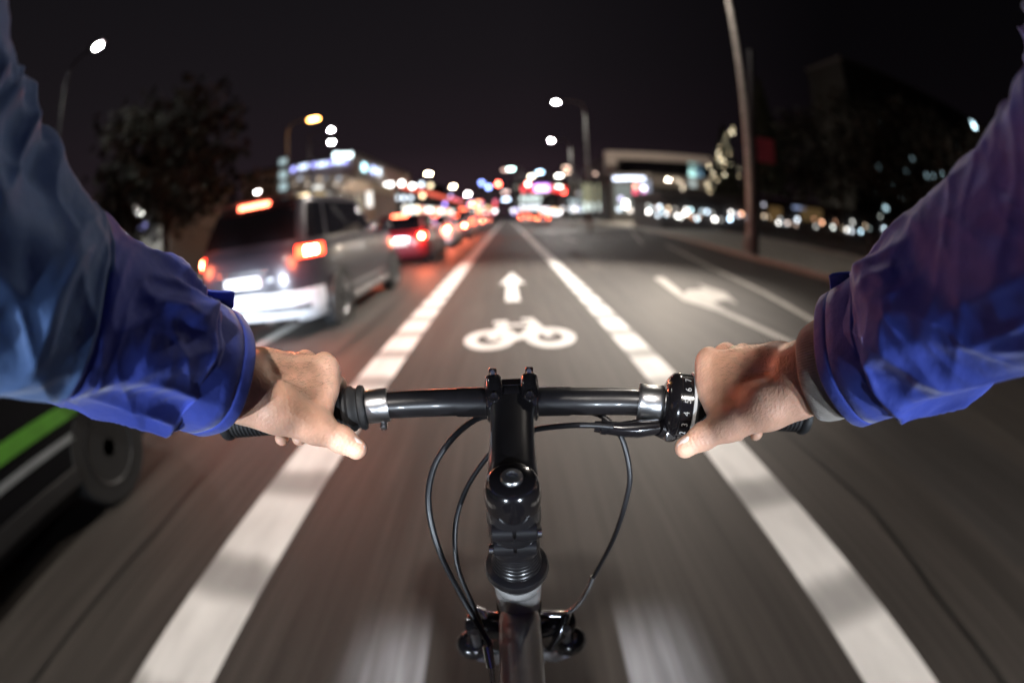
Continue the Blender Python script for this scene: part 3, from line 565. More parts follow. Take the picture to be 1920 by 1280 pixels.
for x, yy, c, s in [(1235, 372, COOL, 1.4), (1243, 371, COOL, 1.2), (1265, 371, COOL, .9), (1303, 371, (.6, .7, .7), 1.6), (1330, 375, (.6, .6, .6), .5)]: panel(t, P, 'lit_window', x-4, yy-4, x+4, yy+4, Y+1.2, wl(c, s))
# pavilion with a lit fascia
Y = 64.
a, b2, tp = at_y(1148, 400, Y), at_y(1221, 400, Y), at_y(1185, 330, Y)
t, P = building('pavilion', 'glazed pavilion with a row of bluish fascia lights and coloured signs', a.x, b2.x, Y, Y+9, tp.z, M['darkwall'])
for k in range(9): 
    p = at_y(1153+k*6.6, 334+abs(k-4)*.25, Y-.3); MB().sphere(P(p), .27, 10, 6).build('fascia_light', emit('fascia_light_glow', (.72, .80, 1), 5), t)
panel(t, P, 'lit_panel', 1204, 338, 1220, 378, Y, wl((.62, .68, .85), .55))
panel(t, P, 'lit_window', 1152, 345, 1184, 398, Y, wl((.62, .68, .64), .35))
for x, yy, c, s in [(1191, 350, (1, .4, .3), 5), (1206, 353, (.85, .8, 1), 7), (1190, 360, (1, .1, .2), 2.5), (1206, 362, (.8, .25, .6), 2), (1194, 376, (1, .7, .6), 4), (1206, 376, (.25, .8, .8), 4), (1196, 388, (.4, .3, 1), 4), (1163, 373, (.75, .7, 1), 3), (1172, 386, WHITE, 11), (1173, 380, WHITE, 9), (1160, 392, COOL, 3), (1180, 394, (1, .9, .8), 3)]:
    panel(t, P, 'shop_sign', x-3.6, yy-3.6, x+3.6, yy+3.6, Y, emit('sign_glow', c, s), out=.3)
# yellow panels (tall lit advertising columns)
for k, (x0, x1) in enumerate(((1092, 1114), (1119, 1140))):
    Y = 70.+k*3; tp = at_y((x0+x1)/2, 338, Y); p = at_y((x0+x1)/2, 400, Y)
    t = thing('advertising_column', 'tall pale-yellow lit advertising column, '+('left' if k == 0 else 'right')+' one of the pair', 'sign', (p.x, Y, 0))
    a, b2 = at_y(x0, 360, Y), at_y(x1, 360, Y); wd = (b2.x-a.x)
    MB().box((0, 0, .4), (wd*.5, .5, .8)).build('foot', M['trim'], t)
    MB().box((0, 0, tp.z/2+.4), (wd, .45, tp.z-.8)).build('casing', M['trim'], t, bevel=.05)
    MB().box((0, -.25, tp.z*.62), (wd*.86, .06, tp.z*.58)).build('lit_panel', emit('column_light', (.66, .66, .42), .55), t)
    MB().box((0, -.27, tp.z*.36), (wd*.8, .06, tp.z*.2)).build('lit_panel', emit('column_light', (.75, .85, .8), 1.6), t)
# filling station canopy with red edge and violet sign at the end of the road
Y = 118.
a, b2, tp = at_y(977, 352, Y), at_y(1062, 352, Y), at_y(1020, 346, Y)
t = thing('canopy', 'wide canopy with glowing red edge and white-violet sign where the road ends', 'canopy', ((a.x+b2.x)/2, Y, 0)); P = lambda v, t=t: Vector(v)-Vector(t.location)
MB().box(P(((a.x+b2.x)/2, Y+4, tp.z-.5)), (b2.x-a.x, 8, 1.0)).build('roof', M['roof'], t, bevel=.05)
for x in (.1, .9): MB().tube([P((a.x+(b2.x-a.x)*x, Y+3, 0)), P((a.x+(b2.x-a.x)*x, Y+3, tp.z-1))], .25, 10).build('column', M['concrete'], t)
panel(t, P, 'edge_light', 978, 349, 1002, 360, Y, emit('red_edge', (1, .05, .07), 3)); panel(t, P, 'edge_light', 1029, 348, 1040, 359, Y, emit('red_edge', (1, .16, .15), 2)); panel(t, P, 'edge_light', 1040, 350, 1062, 361, Y, emit('red_edge', (1, .04, .04), 2))
panel(t, P, 'sign', 1003, 347, 1028, 359, Y, emit('violet_sign', (.75, .45, 1), 5), out=.3); panel(t, P, 'sign_rim', 1001, 345, 1030, 347.5, Y, emit('violet_rim', (.5, .1, 1), 2), out=.3)
t, P = building('kiosk', 'white-lit kiosk under the left end of the red-edged canopy', at_y(974, 400, 112).x, at_y(1014, 400, 112).x, 112, 117, at_y(995, 366, 112).z, M['darkwall'], False)
for yy in (373, 389):
    for k in range(5): panel(t, P, 'lit_window', 975.5+k*8, yy-4.5, 981.5+k*8, yy+4.5, 112, wl((.80, .93, .90) if yy < 380 else (.9, .95, 1), 1.8 if yy < 380 else 2.6))
# a row of far shop fronts right of the canopy, with many windows
Y = 92.
t, P = building('arcade', 'long dark arcade with a line of white and coloured windows, far on the right', at_y(1066, 400, Y).x, at_y(1235, 400, Y).x, Y, Y+8, at_y(1120, 372, Y).z, M['darkwall'])
random.seed(3)
for x in [v+random.uniform(-3, 3) for v in range(1068, 1234, 5)]:
    c = random.choice([(.85, .95, .92), (.8, .9, 1), (.75, .95, .9), (1, .92, .85), (.7, .7, 1)]); s = random.choice([.6, 1.5, 3., 4.5])
    panel(t, P, 'shop_window', x-2.8, 392+random.uniform(-5, 2)-3, x+2.8, 395+random.uniform(-2, 3), Y, wl(c, s))
for x in range(1070, 1100, 7): panel(t, P, 'shop_window', x-2.8, 374, x+2.8, 381, Y, wl((.7, .85, .9), 1.1))
# far blocks either side of the road end
t, P = building('far_block', 'dark block of flats with scattered warm windows behind the canopy', 2.5, 46, 190, 215, 15, M['darkwall'])
for k in range(26):
    x, z = random.uniform(4, 44), random.choice([4, 7, 10, 13])
    MB().box(P((x, 189.9, z)), (1.1, .15, 1.1)).build('lit_window', wl(random.choice([(1, .75, .5), (1, .9, .8), (.8, .9, 1), (.5, .4, .35)]), random.choice([.5, 1.5, 3])), t, smooth=False)
t, P = building('far_block', 'dark block of flats at the far left beyond the shops', -70, -24, 170, 190, 14, M['darkwall'])
for k in range(22):
    x, z = random.uniform(-60, -25), random.choice([4, 7, 10, 12.5])
    MB().box(P((x, 169.9, z)), (1.1, .15, 1.1)).build('lit_window', wl(random.choice([(1, .75, .5), (1, .9, .8), (.8, .9, 1), (.6, .5, 1)]), random.choice([.5, 1.5, 3])), t, smooth=False)
# low town blocks left and right of the road end, full of coloured windows
random.seed(12)
t, P = building('town_block', 'low block with crowded red, white and amber lights left of the road end', at_y(780, 400, 150).x, at_y(932, 400, 150).x, 150, 160, 6.5, M['darkwall'])
pal = [((1, .12, .10), 9), ((1, .95, .9), 16), ((1, .6, .3), 12), ((1, .2, .35), 7), ((.6, .5, 1), 7), ((1, .3, .15), 11), ((.95, .95, 1), 10)]
for k in range(88):
    x, yy = random.uniform(786, 932), random.choice([random.uniform(388, 402), random.uniform(378, 400), random.uniform(366, 398)]); c, s = random.choice(pal)
    panel(t, P, 'lit_window', x-1.5, yy-1.5, x+1.5, yy+1.5, 150, wl(c, s), out=.3)
t, P = building('town_block', 'low block with red and white lights right of the road end', at_y(955, 400, 135).x, at_y(1078, 400, 135).x, 135, 145, 4.2, M['darkwall'])
for k in range(44):
    x, yy = random.uniform(960, 1076), random.uniform(389, 402); c, s = random.choice(pal)
    panel(t, P, 'lit_window', x-1.5, yy-1.5, x+1.5, yy+1.5, 134.5, wl(c, s), out=.3)
# long low building behind the right pavement with small lights
Y = 34.
t, P = building('long_hall', 'long dark hall with a dotted row of small lights at its foot, on the right', at_y(1240, 400, Y).x, at_y(1700, 400, Y).x, Y, Y+8, at_y(1400, 378, Y).z, M['darkwall'])
dots = [(1216, 399, WHITE, 3.5), (1222, 393, (.7, .9, 1), 1), (1233, 405, COOL, 1.3), (1270, 407, WHITE, 2.2), (1284, 402, WHITE, 4.5), (1295, 396, (.5, .75, .8), 2), (1326, 399, (.6, .75, .9), 1.6), (1340, 413, WHITE, 4), (1369, 413, (.6, .8, 1), 4), (1384, 406, (.7, .7, .8), .8), (1310, 409, (.7, .5, .4), .8), (1460, 420, WHITE, 1.8), (1477, 420, (.9, .7, .6), 1), (1562, 428, (.8, .85, .8), 1.6), (1588, 433, WHITE, 1.8), (1597, 435, COOL, 1.2), (1614, 436, (.6, .85, 1), 1.8), (1650, 408, (.6, .65, .6), .9), (1492, 423, (.7, .5, .4), .6), (1432, 386, (.6, .6, .7), .6), (1410, 402, (.6, .5, .5), .5), (1266, 394, (.6, .55, .5), .5), (1255, 403, (.6, .55, .5), .5), (1630, 430, (.4, .5, .5), .4)]
rd = random.Random(21)
for k in range(44):
    x = rd.uniform(1215, 1425) if k < 26 else rd.uniform(1425, 1690); dots.append((x, 396+(x-1215)*.075+rd.uniform(-9, 9), rd.choice([WHITE, COOL, (1, .75, .5), (.6, .8, .9), (.8, .8, .75), (1, .5, .3)]), rd.choice([.35, .6, 1., 1.8])))
for x, yy, c, s in dots: p = at_y(x, yy-2, Y-.2); MB().sphere(P(p), .12, 10, 6).build('wall_light', emit('wall_light_glow', c, s*4), t)
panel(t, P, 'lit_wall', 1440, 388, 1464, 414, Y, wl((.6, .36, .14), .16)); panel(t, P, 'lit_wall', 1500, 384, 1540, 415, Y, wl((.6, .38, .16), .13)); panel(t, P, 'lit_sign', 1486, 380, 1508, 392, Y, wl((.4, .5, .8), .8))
# low building at the far left
t, P = building('low_house', 'low dim grey house behind the trees at the far left', at_y(170, 420, 16).x, at_y(300, 420, 16).x, 16, 22, at_y(240, 384, 16).z, mat('grey_wall', (.10, .10, .095), .9))
panel(t, P, 'lit_window', 262, 420, 278, 430, 16, wl((.45, .45, 1), .8)); panel(t, P, 'window', 205, 395, 232, 430, 16, M['glass']); panel(t, P, 'window', 240, 400, 256, 432, 16, M['glass']); panel(t, P, 'door', 283, 400, 296, 450, 16, M['trim'])
# ------------------------------------------------------------------ trees
def leafmesh(n, shape, size, seed):
    r = np.random.default_rng(seed); P_ = shape(r, n); k = len(P_)
    a = r.normal(size=(k, 3)); a /= np.linalg.norm(a, axis=1)[:, None]; b = np.cross(a, r.normal(size=(k, 3))); b /= np.linalg.norm(b, axis=1)[:, None]
    s = size*r.uniform(.5, 1.4, (k, 1)); V = np.concatenate([P_-a*s-b*s*.5, P_+a*s-b*s*.5, P_+a*s+b*s*.5, P_-a*s+b*s*.5], 1).reshape(-1, 3)
    return V, [(4*i, 4*i+1, 4*i+2, 4*i+3) for i in range(k)]
def crown_round(R, H, base):
    def f(r, n):
        cl = r.normal(size=(45, 3)); cl /= np.linalg.norm(cl, axis=1)[:, None]; cl *= r.uniform(.35, 1, (45, 1))**.5
        c = cl[r.integers(0, 45, n)]+r.normal(size=(n, 3))*.13
        return c*np.array([R, R, H/2])+np.array([0, 0, base+H/2])
    return f
def crown_cone(R, H, base):
    def f(r, n):
        h = r.uniform(0, 1, n)**1.4; tier = (h*11) % 1; a = r.uniform(0, 2*PI, n); rad = (1-h)*(1-.45*tier)*r.uniform(.4, 1.02, n)*R
        rad *= 1+.18*np.sin(a*5+h*30)
        return np.stack([rad*np.cos(a), rad*np.sin(a), base+h*H-rad*.18], 1)
    return f
def tree(label, x, y, H, R, kind='round', seed=1, trunk=.16, base=None, n=3600, group='dark roadside trees', lean=0):
    t = thing('spruce_tree' if kind == 'cone' else 'tree', label, 'tree', (x, y, 0), 0, group)
    base = base if base is not None else H*.28
    V, F = leafmesh(n, (crown_cone if kind == 'cone' else crown_round)(R, H-base, base), .13 if kind == 'cone' else .17, seed)
    b = MB().tube([(0, 0, 0), (lean*.3, 0, base*.6), (lean, .1, base*1.3), (lean*.8, 0, H*.7)], [trunk, trunk*.8, trunk*.55, trunk*.15], 10)
    if kind != 'cone':
        rr = random.Random(seed)
        for k in range(9):
            a = rr.uniform(0, 2*PI); z = base*(.9+k*.12); b.tube([(lean, 0, z), (lean+math.cos(a)*R*.4, math.sin(a)*R*.4, z+R*.35), (lean+math.cos(a)*R*.75, math.sin(a)*R*.75, z+R*.8)], [trunk*.4, trunk*.25, trunk*.06], 6)
    b.build('trunk', M['bark'], t)
    MB().add(V, F).build('crown', M['needle' if kind == 'cone' else 'leaf'], t, smooth=False)
    return t
p = at_z(318, 520, 0)
tree('dark tree with a bare trunk at the left, nearest the silver estate', -12.6, 13.6, 7.6, 3.2, seed=2, n=2300)
tree('tall dark tree behind the first on the left pavement', -17.0, 19.0, 8.6, 2.8, seed=3)
tree('dark tree at the far left beyond the low house', -27.0, 14.5, 8.5, 3.4, seed=4)
tree('broad dark tree on the right behind the low signal', 24., 27., 11.0, 5.0, seed=5, n=3200)
tree('dark tree on the right beside the sleeve', 23.5, 18.5, 9.5, 4.2, seed=6, n=3000)
tree('slim dark conifer just right of the banner post', 19.5, 31., 12.5, 2.6, 'cone', seed=7, n=5000)
tree('dark bushy tree at the right edge of the view', 18.5, 10.5, 6.2, 3.0, seed=8, base=1.2)
tree('dark tree standing between the hall and the broad right-hand tree', 30., 40., 13.0, 4.4, seed=9)
# spruce hung with warm lights
Y = 40.; bp_ = at_y(1352, 400, Y); tp = at_y(1374, 238, Y)
sp = tree('tall spruce hung with strings of warm white lights beside the lamp post', bp_.x+.6, Y, tp.z, 3.4, 'cone', seed=11, n=6000, group=None, base=1.0)
sp['category'] = 'tree'
em = emit('fairy_light', (1, .86, .60), 15); em2 = emit('fairy_light_dim', (.85, .74, .5), 2.6)
em3 = emit('fairy_light_warm', (1, .80, .50), 6)
bl = [(1371, 246), (1375, 240), (1362, 257), (1364, 252), (1374, 250), (1358, 264), (1350, 276), (1347, 287), (1345, 296), (1350, 298), (1356, 300), (1330, 308), (1329, 313), (1358, 303), (1348, 310), (1338, 326), (1334, 333), (1344, 338), (1325, 345), (1328, 348), (1337, 352), (1332, 360), (1341, 366), (1343, 384), (1359, 328), (1323, 365), (1346, 337), (1340, 372), (1368, 288), (1366, 278), (1344, 302), (1352, 290), (1333, 340), (1327, 356), (1370, 308), (1386, 316), (1386, 331), (1322, 372), (1357, 312), (1360, 268)]
bm0 = None
for i, (x, yy) in enumerate(bl):
    q = at_y(x, yy, Y-2.2*(1-(at_y(x, yy, Y).z/tp.z))-.3)-Vector(sp.location)
    if bm0 is None: bm0 = MB().sphere((0, 0, 0), .055, 8, 6).build('light_bulb', em, sp); o = bm0
    else:
        o = bm0.copy(); C.objects.link(o); o.parent = sp
        if i % 5 in (1, 3):
            o.data = bm0.data.copy(); o.data.materials[0] = em3
        elif i % 3 == 2 or i > 27:
            o.data = bm0.data.copy(); o.data.materials[0] = em2
    o.location = q
# cool window lights glimpsed behind the right-hand trees
t, P = building('dark_house', 'black house behind the right-hand trees with a few cool lit panes', at_y(1600, 300, 44).x, at_y(1870, 300, 44).x, 44, 52, at_y(1800, 215, 44).z, mat('black_wall', (.012, .012, .012), .9))
for x, yy, s in [(1823, 228, 1.6), (1826, 237, 3.4), (1795, 295, 2.6), (1769, 324, 4.5), (1761, 368, 5), (1764, 363, 4), (1648, 314, .6), (1650, 230, .4), (1700, 320, .35), (1738, 330, .4), (1730, 358, .35), (1705, 352, .4), (1675, 335, .4), (1712, 300, .5), (1745, 285, .5), (1690, 372, .8), (1660, 390, .9), (1642, 360, .5), (1722, 398, .7), (1775, 345, 1.2), (1800, 270, .9), (1668, 345, .5), (1752, 330, .8)]:
    panel(t, P, 'lit_window', x-3, yy-3, x+3, yy+3, 44, wl((.55, .8, .9), s*2.2))
# hedge-like fence behind the right pavement
t = thing('fence', 'black metal fence with upright bars behind the right-hand pavement', 'fence')
pp = [(13.3, 2), (12.9, 6), (12.95, 10), (13.2, 13), (14.6, 20), (15.8, 28), (17.1, 44)]
rail = MB()
for z in (.35, 1.0): rail.tube([(x, y, z) for x, y in pp], .022, 6)
rail.build('rail', M['fence'], t)
bars = MB()
for i in range(len(pp)-1):
    A, B = Vector(pp[i]), Vector(pp[i+1]); k = int((B-A).length/.16)
    for j in range(k): q = A+(B-A)*j/k; bars.box((q.x, q.y, .55), (.018, .018, 1.05))
bars.build('bars', M['fence'], t, smooth=False)
for x, y in pp: MB().box((x, y, .6), (.07, .07, 1.2)).build('fence_post', M['fence'], t, bevel=.005)
# headlights of the traffic waiting behind the rider
following = thing('following_car_lights', 'headlights of the car following the rider', 'headlights', (0, 0, 0))
bpy.data.objects.remove(following)
for x, y, e_, aim in ((-2.45, 2.52, 900, (-2.6, 4.66, .50)), (-3.55, 2.52, 900, (-3.4, 4.66, .50)), (-2.3, -4.6, 1250, (-.4, .6, 1.0)), (2.4, -4.8, 1250, (.3, .6, 1.0)), (-1.0, -5.5, 500, (-.6, 1.2, 0.)), (1.0, -5.5, 500, (.7, 1.2, 0.)), (-2.4, 9.5, 500, (-2.5, 12.5, .5)), (-3.6, 9.5, 500, (-3.5, 12.5, .5)), (-2.4, 16.8, 500, (-2.6, 19.5, .6)), (-3.6, 16.8, 500, (-3.5, 19.5, .6)), (-2.4, 23.4, 400, (-2.6, 26.5, .6))):
    lamp('headlight_beam', 'SPOT', (x, y, .66), e_, (.78, .88, 1), .06, None, aim, 24 if abs(x) < 2.45 and abs(y+4.7) < .2 else 40, .9)
# ------------------------------------------------------------------ the bicycle
V3 = Vector
def catmull(pts, n=8):
    P_ = [V3(p) for p in pts]; P_ = [P_[0]*2-P_[1]]+P_+[P_[-1]*2-P_[-2]]; o = []
    for i in range(1, len(P_)-2):
        for k in range(n):
            t = k/n; a, b, c, d = P_[i-1:i+3]
            o.append(.5*((2*b)+(c-a)*t+(2*a-5*b+4*c-d)*t*t+(3*b-a-3*c+d)*t**3))
    return o+[P_[-2]]
B = dict(black=mat('black_anodised', (.010, .009, .010), .30, .0, var=.25, scale=40, coat=.25, bump=.05, bscale=900),
         gloss=mat('black_gloss', (.008, .007, .008), .16, 0, var=.2, coat=.6), rubber=mat('grip_rubber', (.014, .014, .015), .62, bump=.3, bscale=500),
         silver=mat('brushed_silver', (.55, .55, .56), .30, 1., scale=30, bump=.1, bscale=400), frame=mat('grey_frame_paint', (.27, .26, .25), .34, .1, var=.05, coat=.7, bump=.05, bscale=700),
         cable=mat('cable_housing', (.012, .012, .014), .38), ring=mat('ring_grey', (.5, .5, .5), .4), ink=mat('digit_ink', (.42, .42, .42), .6), steel=mat('steel', (.62, .62, .64), .22, 1.), alu=mat('brake_alloy', (.5, .5, .52), .3, 1.))
bike = thing('bicycle', 'grey bicycle with black handlebar, stem and cables ridden down the cycle lane', 'bicycle')
LA, LB, RA, RB = V3((-.114, .373, 1.043)), V3((-.271, .337, 1.041)), V3((.112, .371, 1.037)), V3((.270, .329, 1.026))
lg, rg = (LB-LA).normalized(), (RB-RA).normalized()
bar = catmull([LB, LA+lg*.02, V3((-.06, .373, 1.044)), V3((0, .372, 1.043)), V3((.06, .372, 1.040)), RA+rg*.02, RB], 8)
MB().tube(bar, .0122, 24).build('handlebar', B['black'], bike)
MB().tube([V3((-.050, .373, 1.044)), V3((.048, .372, 1.041))], .0129, 24).build('bar_sleeve', B['black'], bike)
# grips
for A_, g_, s0, L0 in ((LA, lg, .036, .161), (RA, rg, .056, .164)):
    prof = [(.0125, s0-.004), (.0175, s0-.003), (.0185, s0), (.0185, s0+.003), (.0165, s0+.005)]
    s_ = s0+.007
    while s_ < L0-.006: prof += [(.0167, s_), (.0158, s_+.0008), (.0158, s_+.0022), (.0167, s_+.003)]; s_ += .004
    prof += [(.0185, L0-.004), (.0188, L0), (.0175, L0+.003), (.008, L0+.0035)]
    MB().lathe(prof, A_, g_, 32).build('grip', B['rubber'], bike)
# left collar of the brake lever and the black rings beside the hand
bd = MB().lathe([(.0128, -.0015), (.0150, -.0013), (.0154, .0005), (.0154, .0165), (.0150, .0183), (.0128, .0185)], LA, lg, 40).build('brake_clamp', B['silver'], bike)
q = LA+lg*.0045+V3((0, -.004, -.0185))
MB().lathe([(.0035, -.004), (.0035, .003), (.002, .004)], q, (.1, -.8, -.5), 12).lathe([(.0022, .002), (.0022, .010)], q+V3((.001, .003, .003)), (-.1, .6, .8), 10).build('clamp_bolt', B['steel'], bd)
MB().lathe([(.0128, .0188), (.0195, .020), (.0205, .0225), (.0200, .025), (.0178, .0262), (.0185, .029), (.0205, .031), (.0208, .034), (.0175, .038)], LA, lg, 40).build('grip_shifter', B['rubber'], bike)
# left brake lever reaching forward, mostly behind the bar
def lever(A_, g_, s, sgn, nm='brake_lever'):
    f = V3((g_.y*-sgn*1.0, g_.x*sgn, 0)).normalized(); f = f if f.y > 0 else -f
    o_ = A_+g_*s
    b = MB().tube([o_+V3((0, .008, -.010)), o_+f*.03+V3((0, 0, -.018)), o_+f*.045+g_*.02+V3((0, 0, -.022)), o_+f*.055+g_*.06+V3((0, 0, -.024)), o_+f*.052+g_*.11+V3((0, 0, -.026))], [.009, .009, .006, .005, .005], 12)
    return b.build(nm, B['alu' if sgn < 0 else 'black'], bike)
lever(LA, lg, .008, -1); lever(RA, rg, .008, 1)
# right: clamp band, shifter body with its digits
cb = MB().lathe([(.0128, -.002), (.0160, -.0018), (.0166, .000), (.0158, .002), (.0160, .017), (.0168, .019), (.0160, .0205), (.0128, .021)], RA, rg, 40).build('brake_clamp', B['silver'], bike)
q = RA+rg*.004+V3((0, -.006, -.0175))
MB().lathe([(.003, -.003), (.0035, .003), (.002, .004)], q, (0, -.8, -.5), 12).lathe([(.0022, 0), (.0022, .012)], q+V3((.001, .002, .002)), (.1, .6, .8), 10).build('clamp_bolt', B['steel'], cb)
sh = MB().lathe([(.0128, .0205), (.0175, .0212), (.0240, .0240), (.0280, .0285), (.0292, .033), (.0292, .0345), (.0285, .0352), (.0287, .0445), (.0292, .045)], RA, rg, 48).build('shifter', B['gloss'], bike)
MB().lathe([(.0287, .0448), (.0302, .0452), (.0306, .0466), (.0302, .0480), (.0282, .0482)], RA, rg, 48).build('indicator_ring', B['ring'], sh)
MB().lathe([(.0282, .0480), (.0266, .053), (.0215, .060), (.0185, .062)], RA, rg, 40).build('shifter_grip', B['rubber'], sh)
# digits round the indicator
uu = V3((0, 0, 1)); uu = (uu-rg*uu.dot(rg)).normalized(); bb = rg.cross(uu); bb = bb if bb.y < 0 else -bb      # bb points to the rider
for k, ch in enumerate('765432'):
    cu = bpy.data.curves.new('digit', 'FONT'); cu.body = ch; cu.size = .0078; cu.extrude = .00015; cu.align_x = 'CENTER'; cu.align_y = 'CENTER'
    to = bpy.data.objects.new('digit', cu); C.objects.link(to)
    me = bpy.data.meshes.new_from_object(to.evaluated_get(bpy.context.evaluated_depsgraph_get())); bpy.data.objects.remove(to)
    a = math.radians(72-k*21); nrm = bb*math.cos(a)+uu*math.sin(a); tan = (-bb*math.sin(a)+uu*math.cos(a))
    o = bpy.data.objects.new('digit', me); C.objects.link(o); o.parent = sh; me.materials.append(B['ink'])
    xa, ya = tan, nrm.cross(tan); R3 = Matrix((xa, ya, nrm)).transposed(); o.matrix_local = Matrix.Translation(RA+rg*.0400+nrm*.0288) @ R3.to_4x4()
# brake lever perch under the bar, with its barrel
pr = MB().tube([RA+rg*.012+V3((.002, -.014, -.017)), RA+V3((-.006, -.016, -.019)), RA+V3((-.022, -.016, -.018)), RA+V3((-.036, -.014, -.016))], [.0075, .0085, .0065, .0058], 16)
pr.tube([RA+rg*.012+V3((.002, -.014, -.017)), RA+rg*.028+V3((0, -.008, -.022)), RA+rg*.040+V3((0, .004, -.026))], [.009, .011, .008], 16)
pr.build('lever_perch', B['gloss'], bike)
MB().lathe([(.0052, 0), (.0066, .001), (.0066, .006), (.0052, .007), (.0050, .012)], RA+V3((-.032, -.0145, -.0165)), (-1, .15, .1), 16).build('cable_adjuster', B['gloss'], bike)
MB().box(RA+rg*.022+V3((.002, -.018, -.0225)), (.012, .006, .010), .3).build('shifter_screw_plate', B['steel'], bike, bevel=.0015)
# ---- stem: body from steerer to bar, clamp with two bolted ears
cap = V3((-.004, .270, 1.026)); SD = V3((0, .31, -.951)).normalized(); UPD = -SD
barc = V3((-.002, .3725, 1.0435))
stem = MB()
def ring_sec(c, ax, up, w_, h_, n=28, ex=3.2):
    rt = ax.cross(up).normalized(); upn = rt.cross(ax).normalized(); r_ = []
    for j in range(n):
        a = 2*PI*j/n; cx_, sx_ = math.cos(a), math.sin(a)
        r_.append(c+rt*w_*math.copysign(abs(cx_)**(2/ex), cx_)+upn*h_*math.copysign(abs(sx_)**(2/ex), sx_))
    return r_
s0_, s1_ = cap+SD*.014, barc+V3((0, -.004, -.003)); ax = (s1_-s0_).normalized(); up = UPD
rs = []
for t, w_, h_ in ((-.02, .016, .012), (.06, .0188, .0155), (.2, .0182, .0160), (.5, .0178, .0158), (.75, .0180, .0155), (.88, .0196, .0155), (1.0, .0205, .0160)):
    rs.append(ring_sec(s0_+(s1_-s0_)*t, ax, up, w_, h_))
stem.loft(rs)
so = stem.build('stem', B['black'], bike)
cl = MB()
for x in (-1, 1):
    x0 = barc.x+x*.0155
    cl.lathe([(.0165, -.0065), (.0182, -.0050), (.0182, .0050), (.0165, .0065)], (x0, barc.y, barc.z), (1, 0, 0), 40)
    # ear with a rounded top, reaching up and forward over the bar
    cl.tube([V3((x0, barc.y+.004, barc.z+.010)), V3((x0, barc.y+.006, barc.z+.016)), V3((x0, barc.y+.007, barc.z+.0205)), V3((x0, barc.y+.0075, barc.z+.0225))], [.0084, .0080, .0070, .0045], 16)
    cl.tube([V3((x0+x*-.001, barc.y-.014, barc.z+.006)), V3((x0-x*.001, barc.y-.005, barc.z+.014)), V3((x0, barc.y+.005, barc.z+.018))], [.0070, .0074, .0068], 14)
cl.lathe([(.0155, -.010), (.0160, -.009), (.0160, .009), (.0155, .010)], (barc.x, barc.y, barc.z), (1, 0, 0), 36)
cl.box((barc.x, barc.y+.004, barc.z+.0135), (.022, .014, .006)); cl.build('bar_clamp', B['gloss'], so, bevel=.0004)
for x in (-1, 1):
    x0 = barc.x+x*.0158
    MB().lathe([(.0038, 0), (.0038, .005), (.0030, .0062), (.0020, .0062), (.0018, .003)], (x0, barc.y+.0075, barc.z+.0215), (0, .25, 1), 16).build('clamp_bolt', B['steel'], so)
    MB().lathe([(.0048, .0), (.0048, .003), (.0036, .0042), (.0015, .0035)], (x0-x*.001, barc.y-.0155, barc.z+.010), (0, -.85, .5), 14).build('clamp_bolt', B['gloss'], so)
# ---- steerer stack: cap, adjustable body, clamp bolts, ribbed boot, cup
def st(s): return cap+SD*s
MB().lathe([(.0060, -.0035), (.0145, -.0035), (.0172, -.0015), (.0190, .003), (.0202, .009), (.0204, .016), (.0198, .024), (.0190, .028)], cap, SD, 48).build('steerer_cap', B['gloss'], bike)
cbm = MB().lathe([(.0078, -.0040), (.0078, -.0052), (.0070, -.0064), (.0044, -.0066), (.0038, -.0040), (.0036, -.0020)], cap, SD, 32).build('cap_bolt', B['silver'], bike)
MB().lathe([(.0036, -.0035), (.0036, -.0022)], cap, SD, 6).build('bolt_socket', M['trim'], cbm)
body = MB()
body.loft([ring_sec(st(s), SD, V3((0, -1, 0)), w_, h_, 32, 2.6) for s, w_, h_ in ((.022, .0185, .0185), (.030, .0200, .0205), (.036, .0205, .0215), (.040, .0195, .0200), (.044, .0190, .0195), (.049, .0200, .0215), (.056, .0203, .0222), (.061, .0192, .0200), (.066, .0188, .0192), (.071, .0196, .0205), (.078, .0198, .0205), (.083, .0185, .019))])
body.build('stem_base', B['black'], bike)
for i, s in enumerate((.041, .063)):
    for x in (-1, 1):
        c0 = st(s)+V3((cap.x*0+x*.0088, -.0195, -.002))
        MB().tube([c0-V3((x*.0078, -.004, 0)), c0+V3((x*.0074, .004, 0))], [.0085, .0085], 18).build('clamp_barrel', B['black'], bike, bevel=.0006)
    MB().lathe([(.0040, 0), (.0040, .003), (.0022, .0034)], st(s)+V3((.0165 if i == 0 else -.0165, -.0195, -.002)), (1 if i == 0 else -1, 0, 0), 14).build('clamp_bolt', B['steel'], bike)
pf = [(.0178, .080)]
for k in range(6): s = .083+k*.0054; r_ = .0182+(k/6)**2*.0035; pf += [(r_, s), (r_+.0012, s+.0015), (r_+.0012, s+.0032), (r_, s+.0046)]
pf += [(.0235, .1155), (.0268, .1170), (.0284, .1205), (.0284, .125), (.0262, .130), (.0225, .136), (.020, .145)]
MB().lathe(pf, cap, SD, 48).build('headset_boot', B['black'], bike)
MB().lathe([(.0215, .143), (.0232, .146), (.0235, .151), (.0222, .155), (.0218, .160)], cap, SD, 40).build('headset_cup', B['frame'], bike)
MB().lathe([(.0222, .158), (.0225, .165), (.0220, .20), (.0220, .245), (.0235, .27), (.0238, .282), (.022, .284)], cap, SD, 40).build('head_tube', B['frame'], bike)
MB().lathe([(.0232, .213), (.0236, .2145), (.0236, .229), (.0232, .2305)], cap, SD, 40).build('head_tube_band', B['gloss'], bike)
